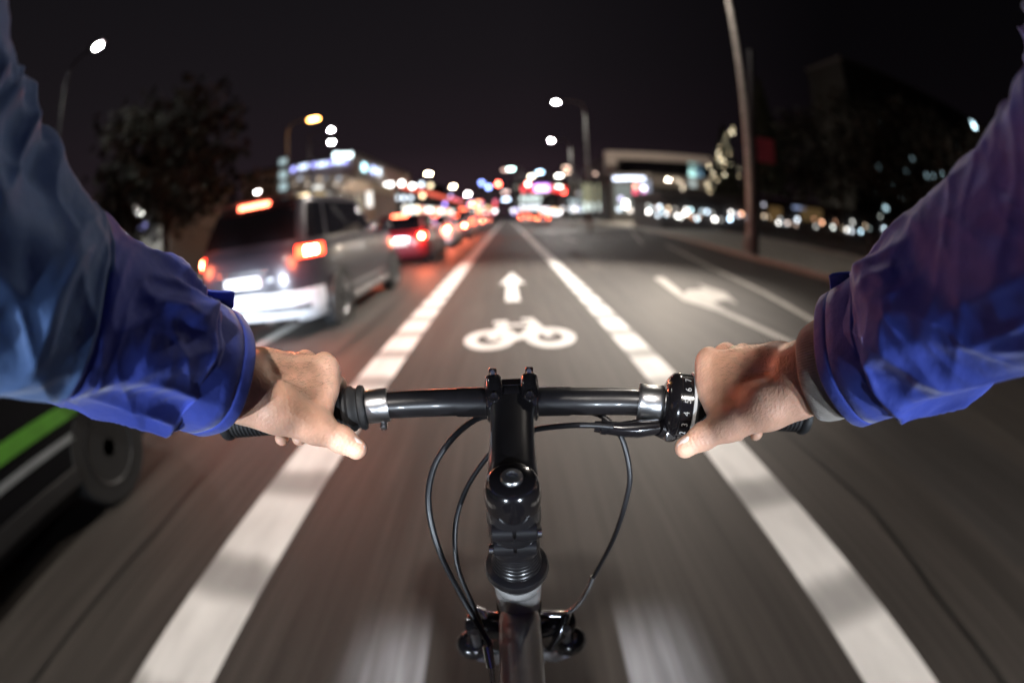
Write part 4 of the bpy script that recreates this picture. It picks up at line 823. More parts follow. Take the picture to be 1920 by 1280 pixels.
# frame tubes
hj = st(.222); seat = V3((0, -.27, .80)); bb_ = V3((0, -.10, .29)); ra_ = V3((0, -.56, .34)); fa = V3((0, .60, .345))
MB().tube([hj+V3((0, -.004, .004)), hj+V3((0, -.010, .0048)), hj+V3((0, -.016, .005)), hj+V3((0, -.026, .005)), hj+(seat-hj)*.12+V3((0, 0, .003)), hj+(seat-hj)*.3, seat], [.0100, .0170, .0200, .0212, .0210, .0190, .0160], 32).build('top_tube', B['frame'], bike)
MB().tube([st(.262), st(.262)+(bb_-st(.262))*.3, bb_], [.022, .022, .019], 24).build('down_tube', B['frame'], bike)
MB().tube([V3((0, -.30, .90)), bb_], .016, 16).build('seat_tube', B['frame'], bike)
for x in (-1, 1):
    MB().tube([bb_+V3((x*.03, 0, 0)), ra_+V3((x*.065, 0, 0))], .010, 10).build('chain_stay', B['frame'], bike)
    MB().tube([seat+V3((x*.015, -.01, .01)), ra_+V3((x*.065, 0, 0))], .008, 10).build('seat_stay', B['frame'], bike)
    # fork: stanchion cap, stanchion, lower leg
    t0 = st(.355)+V3((x*.062, .00, 0)); ft = (fa+V3((x*.058, 0, 0))-t0)
    MB().lathe([(.0, -.027), (.010, -.027), (.0175, -.023), (.0215, -.014), (.0222, -.004), (.0215, .008), (.019, .014)], t0, ft.normalized(), 28).build('fork_cap', B['gloss'], bike)
    MB().tube([t0, t0+ft*.3], .015, 16).build('fork_stanchion', B['steel'], bike); MB().tube([t0+ft*.28, t0+ft*.9, fa+V3((x*.058, 0, 0))], [.021, .019, .012], 16).build('fork_leg', B['alu'], bike)
    # V-brake arm, spring and pad
    a0 = t0+ft*.33+V3((-x*.012, -.022, 0)); a1 = st(.262)+V3((x*.052, -.010, -.01))
    MB().tube([a0, a0+(a1-a0)*.5+V3((x*.008, -.004, 0)), a1], [.008, .006, .0045], 12).build('brake_arm', B['alu'], bike)
    MB().box(a0+(a1-a0)*.35+V3((-x*.014, .01, 0)), (.014, .022, .012)).build('brake_pad', M['trim'], bike, bevel=.002)
MB().tube([st(.30)+V3((-.058, .01, 0)), st(.288)+V3((-.03, .005, 0)), st(.284), st(.288)+V3((.03, .005, 0)), st(.30)+V3((.058, .01, 0))], [.017, .019, .021, .019, .017], 20).build('fork_crown', B['gloss'], bike)
nood = catmull([at_d(1003, 1148, .565), at_d(1030, 1150, .565), at_d(1060, 1149, .56), at_d(1082, 1135, .552), at_d(1100, 1108, .54), at_d(1112, 1080, .53)], 6)
MB().tube(nood, .0032, 12).build('brake_noodle', B['steel'], bike)
MB().tube([at_d(1012, 1153, .563), at_d(1062, 1155, .563)], .0016, 8).build('brake_wire', B['steel'], bike)
MB().tube([at_d(905, 1146, .57), at_d(935, 1150, .57)], .0016, 8).build('brake_wire', B['steel'], bike)
MB().tube([at_d(893, 1140, .57), at_d(905, 1146, .57), at_d(912, 1160, .57)], [.004, .006, .004], 12).build('wire_clamp', B['steel'], bike)
MB().tube([at_d(1062, 1150, .56), at_d(1050, 1190, .57), at_d(1030, 1215, .585)], [.006, .007, .005], 12).build('brake_arm', B['gloss'], bike)
# cables
def cable(pts, r=.0026, nm='cable'): return MB().tube(catmull([at_d(*p) for p in pts], 10), r, 12).build(nm, B['cable'], bike)
cable([(1090, 770, .425), (1128, 780, .415), (1163, 815, .415), (1180, 880, .425), (1176, 930, .44), (1150, 1010, .48), (1112, 1082, .53)], .0025)
cable([(1150, 800, .392), (1110, 797, .395), (1060, 798, .40), (1000, 806, .415), (950, 826, .43), (915, 855, .435), (875, 915, .44), (854, 985, .445), (858, 1060, .46), (885, 1130, .48), (903, 1175, .50)], .0025)
cable([(960, 775, .45), (925, 778, .43), (890, 787, .42), (845, 825, .41), (812, 880, .41), (804, 950, .415), (825, 1035, .43), (865, 1115, .455), (905, 1185, .475), (919, 1215, .48), (924, 1290, .49)], .0029)
MB().tube([at_d(913, 1210, .475), at_d(921, 1250, .48)], [.0048, .0048], 14).build('cable_stop', B['steel'], bike)
MB().tube([at_d(921, 1245, .48), at_d(925, 1300, .48)], .0016, 8).build('brake_wire', B['steel'], bike)
# wheels
for c, nm in ((fa, 'front_wheel'), (ra_, 'rear_wheel')):
    R_ = .335 if nm == 'front_wheel' else .34
    pts = [(0, c.y+math.cos(a)*(R_-.022), c.z+math.sin(a)*(R_-.022)) for a in np.linspace(0, 2*PI, 65)]
    wh = MB().tube(pts, .0225, 16, False).build(nm.replace('front_', '').replace('rear_', ''), M['tyre'], bike)
    rp_ = [(0, c.y+math.cos(a)*(R_-.05), c.z+math.sin(a)*(R_-.05)) for a in np.linspace(0, 2*PI, 65)]
    MB().tube(rp_, .011, 10, False).build('rim', B['alu'], wh)
    sp_ = MB()
    for k in range(32):
        a = 2*PI*k/32; sp_.tube([(.03*(-1)**k, c.y+math.cos(a+.3)*.02, c.z+math.sin(a+.3)*.02), (0, c.y+math.cos(a)*(R_-.055), c.z+math.sin(a)*(R_-.055))], .001, 4)
    sp_.build('spokes', B['steel'], wh); MB().lathe([(.018, -.04), (.024, -.03), (.015, 0), (.024, .03), (.018, .04)], c, (1, 0, 0), 16).build('hub', B['alu'], wh)
MB().loft([[(x*w_, -.30+y_, z_+abs(x)*-.02) for x in (-1, -.5, 0, .5, 1)]+[(x*w_*.8, -.30+y_, z_-.03) for x in (1, .5, 0, -.5, -1)] for y_, w_, z_ in ((.16, .018, .955), (.05, .03, .958), (-.04, .065, .962), (-.12, .075, .97))]).build('saddle', B['rubber'], bike)
MB().tube([V3((0, -.30, .95)), V3((0, -.285, .84))], .0135, 14).build('seat_post', B['black'], bike)
for x in (-1, 1):
    MB().tube([bb_, bb_+V3((x*.07, 0, 0)), bb_+V3((x*.075, x*.17, 0))], .010, 10).build('crank', B['alu'], bike); MB().box(bb_+V3((x*.125, x*.17, 0)), (.09, .09, .02)).build('pedal', M['trim'], bike, bevel=.003)
MB().lathe([(.09, .05), (.09, .054)], bb_, (1, 0, 0), 40).build('chainring', M['trim'], bike)
# ------------------------------------------------------------------ the rider
def cone_d(Pt, a, b, ra, rb, flat=None):
    a, b = np.array(a, float), np.array(b, float); ab = b-a; L2 = ab@ab+1e-12
    t = np.clip(((Pt-a)@ab)/L2, 0, 1); q = Pt-a-t[..., None]*ab
    if flat is not None:
        n_, k = flat; n_ = np.array(n_, float); n_ /= np.linalg.norm(n_); q = q+(q@n_)[..., None]*n_*(k-1)
    return np.linalg.norm(q, axis=-1)-(ra+(rb-ra)*t)
def smin(a, b, k): h = np.clip(.5+.5*(b-a)/k, 0, 1); return b*(1-h)+a*h-k*h*(1-h)
def vnoise(P_, f, seed=0):
    """smooth value noise on points"""
    q = P_*f+seed*17.3; i = np.floor(q).astype(np.int64); w_ = q-i; w_ = w_*w_*(3-2*w_)
    def h(ix, iy, iz):
        n_ = (ix*374761393+iy*668265263+iz*2147483647+seed*974634777) & 0xffffffff; n_ = ((n_ ^ (n_ >> 13))*1274126177) & 0xffffffff; n_ = n_ ^ (n_ >> 16)
        return (n_ & 0xffff)/32767.5-1
    o = 0
    for dx in (0, 1):
        for dy in (0, 1):
            for dz in (0, 1):
                o = o+h(i[..., 0]+dx, i[..., 1]+dy, i[..., 2]+dz)*(w_[..., 0] if dx else 1-w_[..., 0])*(w_[..., 1] if dy else 1-w_[..., 1])*(w_[..., 2] if dz else 1-w_[..., 2])
    return o
def nets(fn, lo, hi, h):
    """surface of fn = 0 as a quad mesh"""
    lo, hi = np.array(lo, float), np.array(hi, float); n_ = np.ceil((hi-lo)/h).astype(int)+1
    g = np.stack(np.meshgrid(*[lo[k]+h*np.arange(n_[k]) for k in range(3)], indexing='ij'), -1)
    st_ = 4; gc = g[::st_, ::st_, ::st_]; Fc = fn(gc.reshape(-1, 3)).reshape(gc.shape[:3])
    Fv = np.repeat(np.repeat(np.repeat(Fc, st_, 0), st_, 1), st_, 2)[:n_[0], :n_[1], :n_[2]].copy(); near_ = np.abs(Fv) < h*st_*2.2
    Fv[near_] = fn(g[near_]); Fv = np.where(Fv == 0, 1e-9, Fv); ins = Fv < 0
    nx, ny, nz = n_; cs = [(a, b, c) for a in (0, 1) for b in (0, 1) for c in (0, 1)]
    def sub(A_, o): return A_[o[0]:nx-1+o[0], o[1]:ny-1+o[1], o[2]:nz-1+o[2]]
    cnt = sum(sub(ins, o).astype(int) for o in cs); act = (cnt > 0) & (cnt < 8)
    acc = np.zeros(act.shape+(3,)); num = np.zeros(act.shape)
    for o in cs:
        for ax in range(3):
            if o[ax]: continue
            o2 = list(o); o2[ax] = 1; A_, B_ = sub(Fv, o), sub(Fv, tuple(o2)); cr = (A_ < 0) != (B_ < 0)
            t = np.where(cr, A_/np.where(cr, A_-B_, 1), 0); p = np.zeros(act.shape+(3,)); p[...] = o; p[..., ax] += t
            acc += p*cr[..., None]; num += cr
    idx = -np.ones(act.shape, int); ii = np.argwhere(act); idx[act] = np.arange(len(ii))
    V = lo+h*(ii+acc[act]/num[act][:, None]); Q = []
    for ax in range(3):
        b, c = (ax+1) % 3, (ax+2) % 3
        s0 = [slice(None)]*3; s1 = [slice(None)]*3; s0[ax] = slice(0, -1); s1[ax] = slice(1, None)
        cr = ins[tuple(s0)] != ins[tuple(s1)]; e_ = np.argwhere(cr); e_ = e_[(e_[:, b] > 0) & (e_[:, c] > 0) & (e_[:, b] < n_[b]-1) & (e_[:, c] < n_[c]-1)]
        def at_(db, dc): k = e_.copy(); k[:, b] -= db; k[:, c] -= dc; return idx[k[:, 0], k[:, 1], k[:, 2]]
        q = np.stack([at_(1, 1), at_(0, 1), at_(0, 0), at_(1, 0)], 1); fl = ins[tuple(s0)][tuple(e_.T)]; q[~fl] = q[~fl][:, ::-1]; Q.append(q)
    return V, np.concatenate(Q)
def gripP(side, s, a, r):
    A_, g_ = (LA, lg) if side == 'L' else (RA, rg); u = V3((0, 0, 1)); u = (u-g_*u.dot(g_)).normalized(); f = g_.cross(u); f = f if f.y > 0 else -f
    a = math.radians(a); return A_+g_*s+(f*math.cos(a)+u*math.sin(a))*r
def hand(side):
    L = side == 'L'
    if L:
        wr, el = at_d(446, 718, .372), at_d(330, 668, .345)
        mcp = [at_d(607, 694, .412), at_d(572, 688, .428), at_d(541, 688, .440), at_d(512, 696, .446)]
        cmc, tm, ti, tt = at_d(515, 762, .372), at_d(588, 800, .380), at_d(640, 823, .384), at_d(668, 841, .382)
        heel = at_d(470, 755, .378); ss = (.050, .071, .091, .109); back = [at_d(500, 700, .392), at_d(485, 695, .402), at_d(470, 700, .410)]
        web = (at_d(612, 742, .402), at_d(600, 792, .386))
    else:
        wr, el = at_d(1512, 704, .366), at_d(1640, 655, .338)
        mcp = [at_d(1332, 684, .410), at_d(1362, 674, .424), at_d(1394, 674, .436), at_d(1424, 684, .444)]
        cmc, tm, ti, tt = at_d(1440, 755, .366), at_d(1372, 792, .374), at_d(1318, 818, .377), at_d(1286, 838, .375)
        heel = at_d(1488, 745, .372); ss = (.062, .082, .101, .119); back = [at_d(1452, 690, .385), at_d(1465, 686, .395), at_d(1480, 692, .404)]
        web = (at_d(1328, 738, .400), at_d(1352, 785, .382))
    A3 = lambda v: np.array(v, float)
    view = A3((wr-V3((0, 0, CAM_H))).normalized())
    def fn(g):
        d = cone_d(g, A3(el), A3(wr), .0285, .0245)
        d = smin(d, cone_d(g, A3(wr), A3(back[0]), .0235, .0185), .012)
        d = smin(d, cone_d(g, A3(wr), A3(back[2]), .0225, .0170), .012)
        rm = (.0128, .0126, .0118, .0108)
        cb_ = [back[0], (back[0]+back[1])/2, back[1], back[2]]
        for k in range(4): d = smin(d, cone_d(g, A3(cb_[k]), A3(mcp[k]), .0165, rm[k]), .010)
        # palm body under the metacarpals
        for k in (0, 2): d = smin(d, cone_d(g, A3(cb_[k]-V3((0, 0, .014))), A3(mcp[k]-V3((0, .012, .016))), .013, .010), .014)
        # knuckles
        for k in range(4): d = smin(d, np.linalg.norm(g-A3(mcp[k]+V3((0, .001, .0035))), axis=-1)-rm[k]*.93, .004)
        # thenar, heel, web
        d = smin(d, cone_d(g, A3(wr-V3((0, 0, .006))), A3(cmc), .0200, .0185), .014)
        d = smin(d, cone_d(g, A3(cmc), A3(tm), .0190, .0142), .010)
        d = smin(d, cone_d(g, A3(heel), A3(cmc), .0160, .0165), .010)
        d = smin(d, cone_d(g, A3(web[0]), A3(web[1]), .0085, .0100), .012)
        d = smin(d, cone_d(g, A3(web[0]*.5+mcp[0]*.5), A3(cmc), .0095, .0120), .012)
        # snuffbox hollow beside the thumb tendon, a hollow behind each knuckle gap
        hol = A3(at_d(503, 716, .372) if L else at_d(1436, 716, .364)); d = -smin(-d, np.linalg.norm(g-hol+view*.004, axis=-1)-.0062, .016) if False else d+.0034*np.exp(-((np.linalg.norm(g-hol, axis=-1)/.013)**2))
        for k in range(3):
            v0 = A3((mcp[k]+mcp[k+1])/2+V3((0, -.004, .008))); d = d+.0038*np.exp(-(np.linalg.norm(g-v0, axis=-1)/.0075)**2)
        # tendons
        for k in range(3):
            a_, b__ = A3(cb_[k]+V3((0, 0, .0145))), A3(mcp[k]+V3((0, 0, .0095)))
            d = d-.0017*np.exp(-np.clip(cone_d(g, a_, b__, 0, 0), 0, 1)**2/.0028**2)
        ta, tb = A3(cmc)-view*.017, A3(tm)-view*.012; d = d-.0012*np.exp(-np.clip(cone_d(g, ta, tb, 0, 0), 0, 1)**2/.003**2)
        # veins wandering over the back of the hand
        for k, (i0, i1) in enumerate(((0, 0), (1, 1), (1, 0))):
            a_, b__ = A3(cb_[i0+1 if k == 1 else i0])+A3((0, 0, .016)), A3((mcp[i1]+mcp[i1+1])/2+V3((0, -.006, .009))); m__ = (a_+b__)/2+A3((.004*(-1)**k, -.003, .001))
            for u_, w__ in ((a_, m__), (m__, b__)): d = d-.0007*np.exp(-(np.clip(cone_d(g, u_, w__, 0, 0), 0, 1)/.0019)**2)
        # fingers round the grip
        fing = np.full(g.shape[:-1], 1e3)
        for k in range(4):
            r0 = (.0100, .0102, .0096, .0086)[k]; s_ = ss[k]; rg_ = .0168+r0
            p0 = mcp[k]; p1 = gripP(side, s_, 20, rg_+.008); p2 = gripP(side, s_-.002, -50, rg_+.001); p3 = gripP(side, s_-.003, -98, rg_-.004)
            c = cone_d(g, A3(p0), A3(p1), rm[k]*.98, r0*1.02); c = smin(c, np.linalg.norm(g-A3(p1), axis=-1)-r0*1.04, .004)
            c = smin(c, cone_d(g, A3(p1), A3(p2), r0, r0*.9), .003); c = smin(c, cone_d(g, A3(p2), A3(p3), r0*.9, r0*.76), .003)
            fing = np.minimum(fing, c) if k == 0 else smin(fing, c, .0015)
        d = smin(d, fing, .005)
        # thumb
        th = cone_d(g, A3(tm), A3(ti), .0132, .0105); th = smin(th, np.linalg.norm(g-A3(ti), axis=-1)-.0108, .004)
        th = smin(th, cone_d(g, A3(ti), A3(tt), .0104, .0088), .005); d = smin(d, th, .007)
        # crease rings at the thumb joint and skin texture
        ax = A3((tt-ti).normalized()); s_ = (g-A3(ti))@ax; near = np.exp(-(np.linalg.norm(g-A3(ti), axis=-1)/.014)**2)
        d = d+near*.0006*np.cos(s_*2*PI/.0032)
        d = d+vnoise(g, 90, 3)*.00035+vnoise(g, 45, 5)*.0005
        return d
    pts = np.array([A3(v) for v in [wr, el, tt, ti, tm]+mcp+[gripP(side, s, -90, .04) for s in ss]+[gripP(side, s, 0, .03) for s in ss]])
    V, Q = nets(fn, pts.min(0)-.034, pts.max(0)+.034, .00125)
    return V, Q, (tm, ti, tt, view)
skin = mat('skin', (.76, .44, .31), .42, var=.14, scale=60, bump=.55, bscale=420, sss=.2)
# mottled skin: redder at knuckles
VL, QL, TL = hand('L'); VR, QR, TR = hand('R')
# head (behind and above the camera)
def head(g):
    def ell(c, r): q = (g-np.array(c))/np.array(r); k = np.linalg.norm(q, axis=-1); return (k-1)*min(r)
    hc = np.array((0, -.13, 1.70)); o = lambda *v: tuple(hc+np.array(v))
    d = ell(o(0, -.01, .02), (.078, .098, .10)); d = smin(d, ell(o(0, .035, -.05), (.055, .055, .07)), .03)
    d = smin(d, cone_d(g, o(0, .088, .01), o(0, .108, -.025), .009, .013), .01); d = smin(d, ell(o(0, .082, -.055), (.024, .012, .008)), .008)
    for x in (-1, 1):
        d = smin(d, ell(o(x*.078, -.01, -.01), (.010, .022, .032)), .006); d = smin(d, ell(o(x*.031, .083, .014), (.015, .010, .010)), .004); d = smin(d, cone_d(g, o(x*.012, .092, .035), o(x*.045, .080, .037), .006, .005), .01)
    d = smin(d, cone_d(g, o(0, -.02, -.07), (0, -.19, 1.47), .056, .065), .03)
    return d
VH, QH = nets(head, (-.11, -.28, 1.44), (.11, .02, 1.85), .006)
me = bpy.data.meshes.new('person')
allV = np.concatenate([VL, VR, VH]); allQ = np.concatenate([QL, QR+len(VL), QH+len(VL)+len(VR)])
# upper arms and trunk core join the hands and the head into one body under the clothes
core = MB()
core.tube([V3((0, -.19, 1.50)), V3((0, -.20, 1.42)), V3((0, -.285, 1.2)), V3((0, -.35, 1.0)), V3((0, -.36, .94))], [.05, .055, .06, .06, .05], 20)
kv = len(allV); cv = np.array([tuple(p) for p in core.v])
VV = np.concatenate([allV, cv]).tolist(); FF = [tuple(int(i) for i in q) for q in allQ]+[tuple(i+kv for i in f) for f in core.f]
def bridge(p, q, lo1, hi1, lo2, hi2, path, rad):
    """grows a limb of four-sided rings from the face of one piece nearest p to the face of the other nearest q"""
    def pick(pt, lo, hi):
        best = min((k for k, f in enumerate(FF) if len(f) == 4 and lo <= f[0] < hi), key=lambda k: sum((sum(VV[i][c] for i in FF[k])/4-pt[c])**2 for c in range(3)))
        return FF.pop(best)
    a, b = pick(p, lo1, hi1), list(pick(q, lo2, hi2))
    prev = list(a)
    for c, r_ in zip(path, rad):
        P0 = np.array([VV[i] for i in prev]); m0 = P0.mean(0); d_ = P0-m0; d_ = d_/np.linalg.norm(d_, axis=1)[:, None]*r_; k = len(VV); VV.extend((np.array(c)+d_).tolist()); cur = [k, k+1, k+2, k+3]
        for e_ in range(4): FF.append((prev[e_], prev[(e_+1) % 4], cur[(e_+1) % 4], cur[e_]))
        prev = cur
    b = b[::-1]; P1 = np.array([VV[i] for i in prev]); o = min(range(4), key=lambda o: sum(np.linalg.norm(P1[e_]-np.array(VV[b[(e_+o) % 4]])) for e_ in range(4))); b = b[o:]+b[:o]
    for e_ in range(4): FF.append((prev[e_], prev[(e_+1) % 4], b[(e_+1) % 4], b[e_]))
n1, n2, n3 = len(VL), len(VL)+len(VR), kv
bridge(at_d(330, 668, .345), (-.05, -.21, 1.38), 0, n1, kv, 10**9, [tuple(at_d(240, 628, .327)), tuple(at_d(60, 550, .288)), tuple(at_d(-92, 300, .262)), (-.17, -.16, 1.39)], [.034, .038, .036, .030])
bridge(at_d(1640, 655, .338), (.05, -.21, 1.38), n1, n2, kv, 10**9, [tuple(at_d(1745, 590, .32)), tuple(at_d(1915, 470, .286)), tuple(at_d(2050, 240, .262)), (.17, -.16, 1.39)], [.034, .038, .036, .030])
bridge((0, -.19, 1.44), (0, -.2, 1.49), n2, n3, kv, 10**9, [(0, -.19, 1.47)], [.05])
me.from_pydata(VV, [], FF)
me.materials.append(skin)
for p in me.polygons: p.use_smooth = True
person = bpy.data.objects.new('person', me); C.objects.link(person)
tag(person, 'cyclist in a blue jacket gripping the handlebar with both bare hands', 'person')
nail = mat('nail', (.86, .66, .60), .18, var=.05, coat=.4)
for (tm, ti, tt, view), sg in ((TL, -1), (TR, 1)):
    ax = (tt-ti).normalized(); cd_ = (V3((0, 0, CAM_H))-tt).normalized(); nrm = (cd_-ax*cd_.dot(ax)).normalized(); nrm = (nrm*.55+ax.cross(nrm)*(.8*(1 if sg < 0 else -1))).normalized() if False else nrm
    side = ax.cross(nrm); out_ = (V3((-sg, 0, 0))-ax*V3((-sg, 0, 0)).dot(ax)).normalized()
    nn = (nrm*.35+out_*.9).normalized(); sd = ax.cross(nn)
    b = MB(); rings = []
    for i in range(7):
        t = i/6; w_ = .0058*math.sin(PI*(.22+.70*t))**.5 if t < 1 else .0035; w_ = .0060*(1-.35*abs(2*t-1)**3)
        rings.append([tt+ax*(-.0052+t*.0118)+sd*(w_*math.sin(a))+nn*(.0100*math.cos(a*1.0)-.0022*t*t*1.6) for a in np.linspace(-.62, .62, 9)])
    for r_ in rings: pass
    b.loft(rings, False, False); o = b.build('thumbnail', nail, person); sm = o.modifiers.new('s', 'SOLIDIFY'); sm.thickness = .0005
# fine dark hair on the backs of the hands
hr = np.random.default_rng(5)
for V_, Lh in ((VL, True), (VR, False)):
    c_ = np.array(at_d(545, 705, .40) if Lh else at_d(1420, 690, .40)); dd_ = np.linalg.norm(V_-c_, axis=1)
    eye = np.array((0, 0, CAM_H)); cand = np.where((dd_ < .036) & (V_[:, 2] > c_[2]-.012))[0]; pick_ = hr.choice(cand, 420)
    b = MB(); tip_dir = np.array((.55 if Lh else -.55, .5, -.25))
    for i_ in pick_:
        p0 = V_[i_]; n0 = p0-c_; n0 = n0/np.linalg.norm(n0); n0 = n0*.3+(eye-p0)/np.linalg.norm(eye-p0)*.5; dv = tip_dir+hr.normal(size=3)*.35; L_h = hr.uniform(.004, .008)
        p1 = p0+(n0*.35+dv*.3)*L_h; p2 = p0+(n0*.45+dv*.9)*L_h; b.tube([p0-n0*.0003, p1, p2], [.00006, .00005, .00001], 3)
    b.build('hand_hair', mat('hair_brown', (.05, .03, .018), .6), person)
# ---- jacket sleeves: tubes swept down the arms, creased by folds
def resample(pts, rad, n):
    P_ = np.array([tuple(p) for p in catmull(pts, 14)]); kk = len(pts)-1; rr = np.interp(np.arange(len(P_))/14., np.arange(kk+1), rad)
    s = np.concatenate([[0], np.cumsum(np.linalg.norm(np.diff(P_, axis=0), axis=1))]); t = np.linspace(0, s[-1], n)
    return np.stack([np.interp(t, s, P_[:, k]) for k in range(3)], 1), np.interp(t, s, rr), t
def ridged(P_, f, seed, sharp=2.0):
    n_ = vnoise(P_, f, seed); return (1-np.abs(n_)*1.6).clip(0, 1)**sharp
def sleeve(side, pts, rad, mA, mB, seam):
    NA, NS = 200, 420
    Cn, R_, S = resample(pts, rad, NS); T = np.gradient(Cn, axis=0); T /= np.linalg.norm(T, axis=1)[:, None]
    up0 = np.array((0, 0, 1.)); U = np.zeros_like(Cn)
    u = up0-T[0]*(up0@T[0]); u /= np.linalg.norm(u)
    for i in range(NS): u = u-T[i]*(u@T[i]); u /= np.linalg.norm(u); U[i] = u
    W = np.cross(T, U); a = np.linspace(0, 2*PI, NA, endpoint=False)
    ca, sa = np.cos(a)[None, :, None], np.sin(a)[None, :, None]
    dirs = U[:, None]*ca+W[:, None]*sa
    # fold field in (arm length, angle) space, wrapped round the arm
    s2 = S[:, None]; A_ = a[None, :]+0*s2; sg = 1 if side == 'L' else -1
    def q(fs, fa, tw, sd): return np.stack([s2*fs+0*A_, np.cos(A_+tw*s2*sg)*fa+sd, np.sin(A_+tw*s2*sg)*fa], -1)
    warp = vnoise(q(9, .8, 0, 1.7), 1, 4)*.9
    base = q(13, 1.15, 9, 0); base[..., 0] += warp*1.1; base[..., 1] += warp*.5
    f1 = ridged(base, 1, 11, 1.35)                     # long diagonal folds
    b2_ = q(30, 1.7, -14, 3.1); b2_[..., 0] += warp*1.5; f2 = ridged(b2_, 1, 23, 1.7)
    b3_ = q(12, 2.6, 3, 5.2); b3_[..., 1] += warp*.8; f3 = ridged(b3_, 1, 31, 1.3)
    b4_ = q(52, 2.6, 22, 6.1); b4_[..., 0] += warp*2.2; f4 = ridged(b4_, 1, 57, 1.5)*np.clip(vnoise(q(10, 1.3, 0, 4.4), 1, 63)*2+.35, 0, 1)
    big = vnoise(q(8, .9, 2, 8.8), 1, 41)
    sN = s2/S[-1]
    elbow = np.exp(-((s2-.235)/.075)**2); nearcuff = np.exp(-((s2-.045)/.04)**2)
    amp = .55+.75*elbow+.35*nearcuff
    D_ = (f1*.0115+f2*.0034*(.5+elbow)+f3*.0065*(.4+nearcuff)+f4*.0015+big*.0055)*amp-.006
    # seams: two rings of stitched cloth
    for k, sm_ in enumerate(seam): D_ = D_-.0030*np.exp(-((s2-sm_-.004*np.cos(A_))/.0016)**2)+.0012*np.exp(-((s2-sm_-.005-.004*np.cos(A_))/.003)**2)
    D_ = D_*np.clip((s2-.0)/.02, .15, 1)
    # the elbow pinches in a deep crease
    cr = np.exp(-((s2-.215-.02*np.cos(A_-1.2*sg))/.008)**2)*np.clip(np.cos(A_-.7*sg), 0, 1)
    D_ = D_-cr*.012
    Pt = Cn[:, None]+dirs*(R_[:, None]+D_)[..., None]
    vs = Pt.reshape(-1, 3).tolist(); fs = []; mi = []
    for i in range(NS-1):
        for j in range(NA): fs.append((i*NA+j, i*NA+(j+1) % NA, (i+1)*NA+(j+1) % NA, (i+1)*NA+j)); mi.append(1 if S[i]+.004*math.cos(a[j]) > seam[-1] else 0)
    # inside rim of the sleeve mouth
    for d_, back in ((-.003, -.001), (-.004, .03)):
        k = len(vs); vs += (Cn[0][None]+T[0][None]*back+dirs[0]*(R_[0]+D_[0]+d_)[:, None]).tolist(); prev = 0 if d_ == -.003 else k-NA
        for j in range(NA): fs.append((prev+j, k+j, k+(j+1) % NA, prev+(j+1) % NA)); mi.append(0)
    return vs, fs, mi, (Cn, R_, S, T, U, W, D_)
def fabric(name, col, sheen=.25):
    m_ = mat(name, col, .62, var=.10, scale=9, sheen=sheen, spec=.35); n = m_.node_tree; b = n.nodes['Principled BSDF']
    b.inputs['Sheen Roughness'].default_value = .4
    t = n.nodes.new('ShaderNodeTexCoord'); v = n.nodes.new('ShaderNodeTexNoise'); v.inputs['Scale'].default_value = 1400; v.inputs['Detail'].default_value = 2
    v2 = n.nodes.new('ShaderNodeTexNoise'); v2.inputs['Scale'].default_value = 60; v2.inputs['Detail'].default_value = 5
    n.links.new(t.outputs['Object'], v.inputs[0]); n.links.new(t.outputs['Object'], v2.inputs[0])
    b1 = n.nodes.new('ShaderNodeBump'); b1.inputs['Strength'].default_value = .25; b1.inputs['Distance'].default_value = .0004; n.links.new(v.outputs[0], b1.inputs['Height'])
    b2_ = n.nodes.new('ShaderNodeBump'); b2_.inputs['Strength'].default_value = .5; b2_.inputs['Distance'].default_value = .003; n.links.new(v2.outputs[0], b2_.inputs['Height']); n.links.new(b1.outputs[0], b2_.inputs['Normal'])
    n.links.new(b2_.outputs[0], b.inputs['Normal']); return m_
blue = fabric('jacket_blue', (.052, .085, .46)); slate = fabric('jacket_slate', (.10, .19, .42)); navy = mat('navy_edge', (.02, .02, .07), .6); wool = None
pathL = [at_d(368, 686, .355), at_d(318, 664, .343), at_d(245, 628, .327), at_d(150, 590, .308), at_d(60, 545, .288), at_d(-45, 450, .270), at_d(-128, 300, .262), at_d(-150, 130, .262), at_d(-140, -60, .285), V3((-.215, -.02, 1.39)), V3((-.175, -.15, 1.405)), V3((-.10, -.18, 1.39))]
radL = [.046, .050, .0535, .057, .060, .058, .054, .053, .055, .062, .078, .085]
pathR = [at_d(1634, 656, .346), at_d(1682, 632, .335), at_d(1745, 590, .320), at_d(1830, 535, .304), at_d(1915, 470, .286), at_d(2030, 370, .270), at_d(2105, 240, .262), at_d(2115, 90, .262), at_d(2090, -70, .285), V3((.215, -.02, 1.39)), V3((.175, -.15, 1.405)), V3((.10, -.18, 1.39))]
radR = [.0455, .050, .054, .057, .059, .057, .054, .053, .055, .062, .078, .085]
jacket = MB(); jm = []
rings = []
for y_, z_, w_, d_ in ((-.36, .88, .17, .12), (-.37, .95, .175, .125), (-.33, 1.08, .17, .12), (-.27, 1.22, .18, .12), (-.22, 1.33, .195, .115), (-.19, 1.42, .19, .10), (-.18, 1.47, .12, .08), (-.175, 1.52, .075, .07), (-.17, 1.55, .07, .066)):
    rings.append([V3((w_*math.cos(t), y_+d_*math.sin(t)*.95, z_+.05*math.sin(t)*(1 if z_ > 1.1 else 0)*0)) for t in [2*PI*k/48 for k in range(48)]])
jk = MB().loft(rings, False); o = jk.build('jacket', blue, person, sub=1)
SL = {}
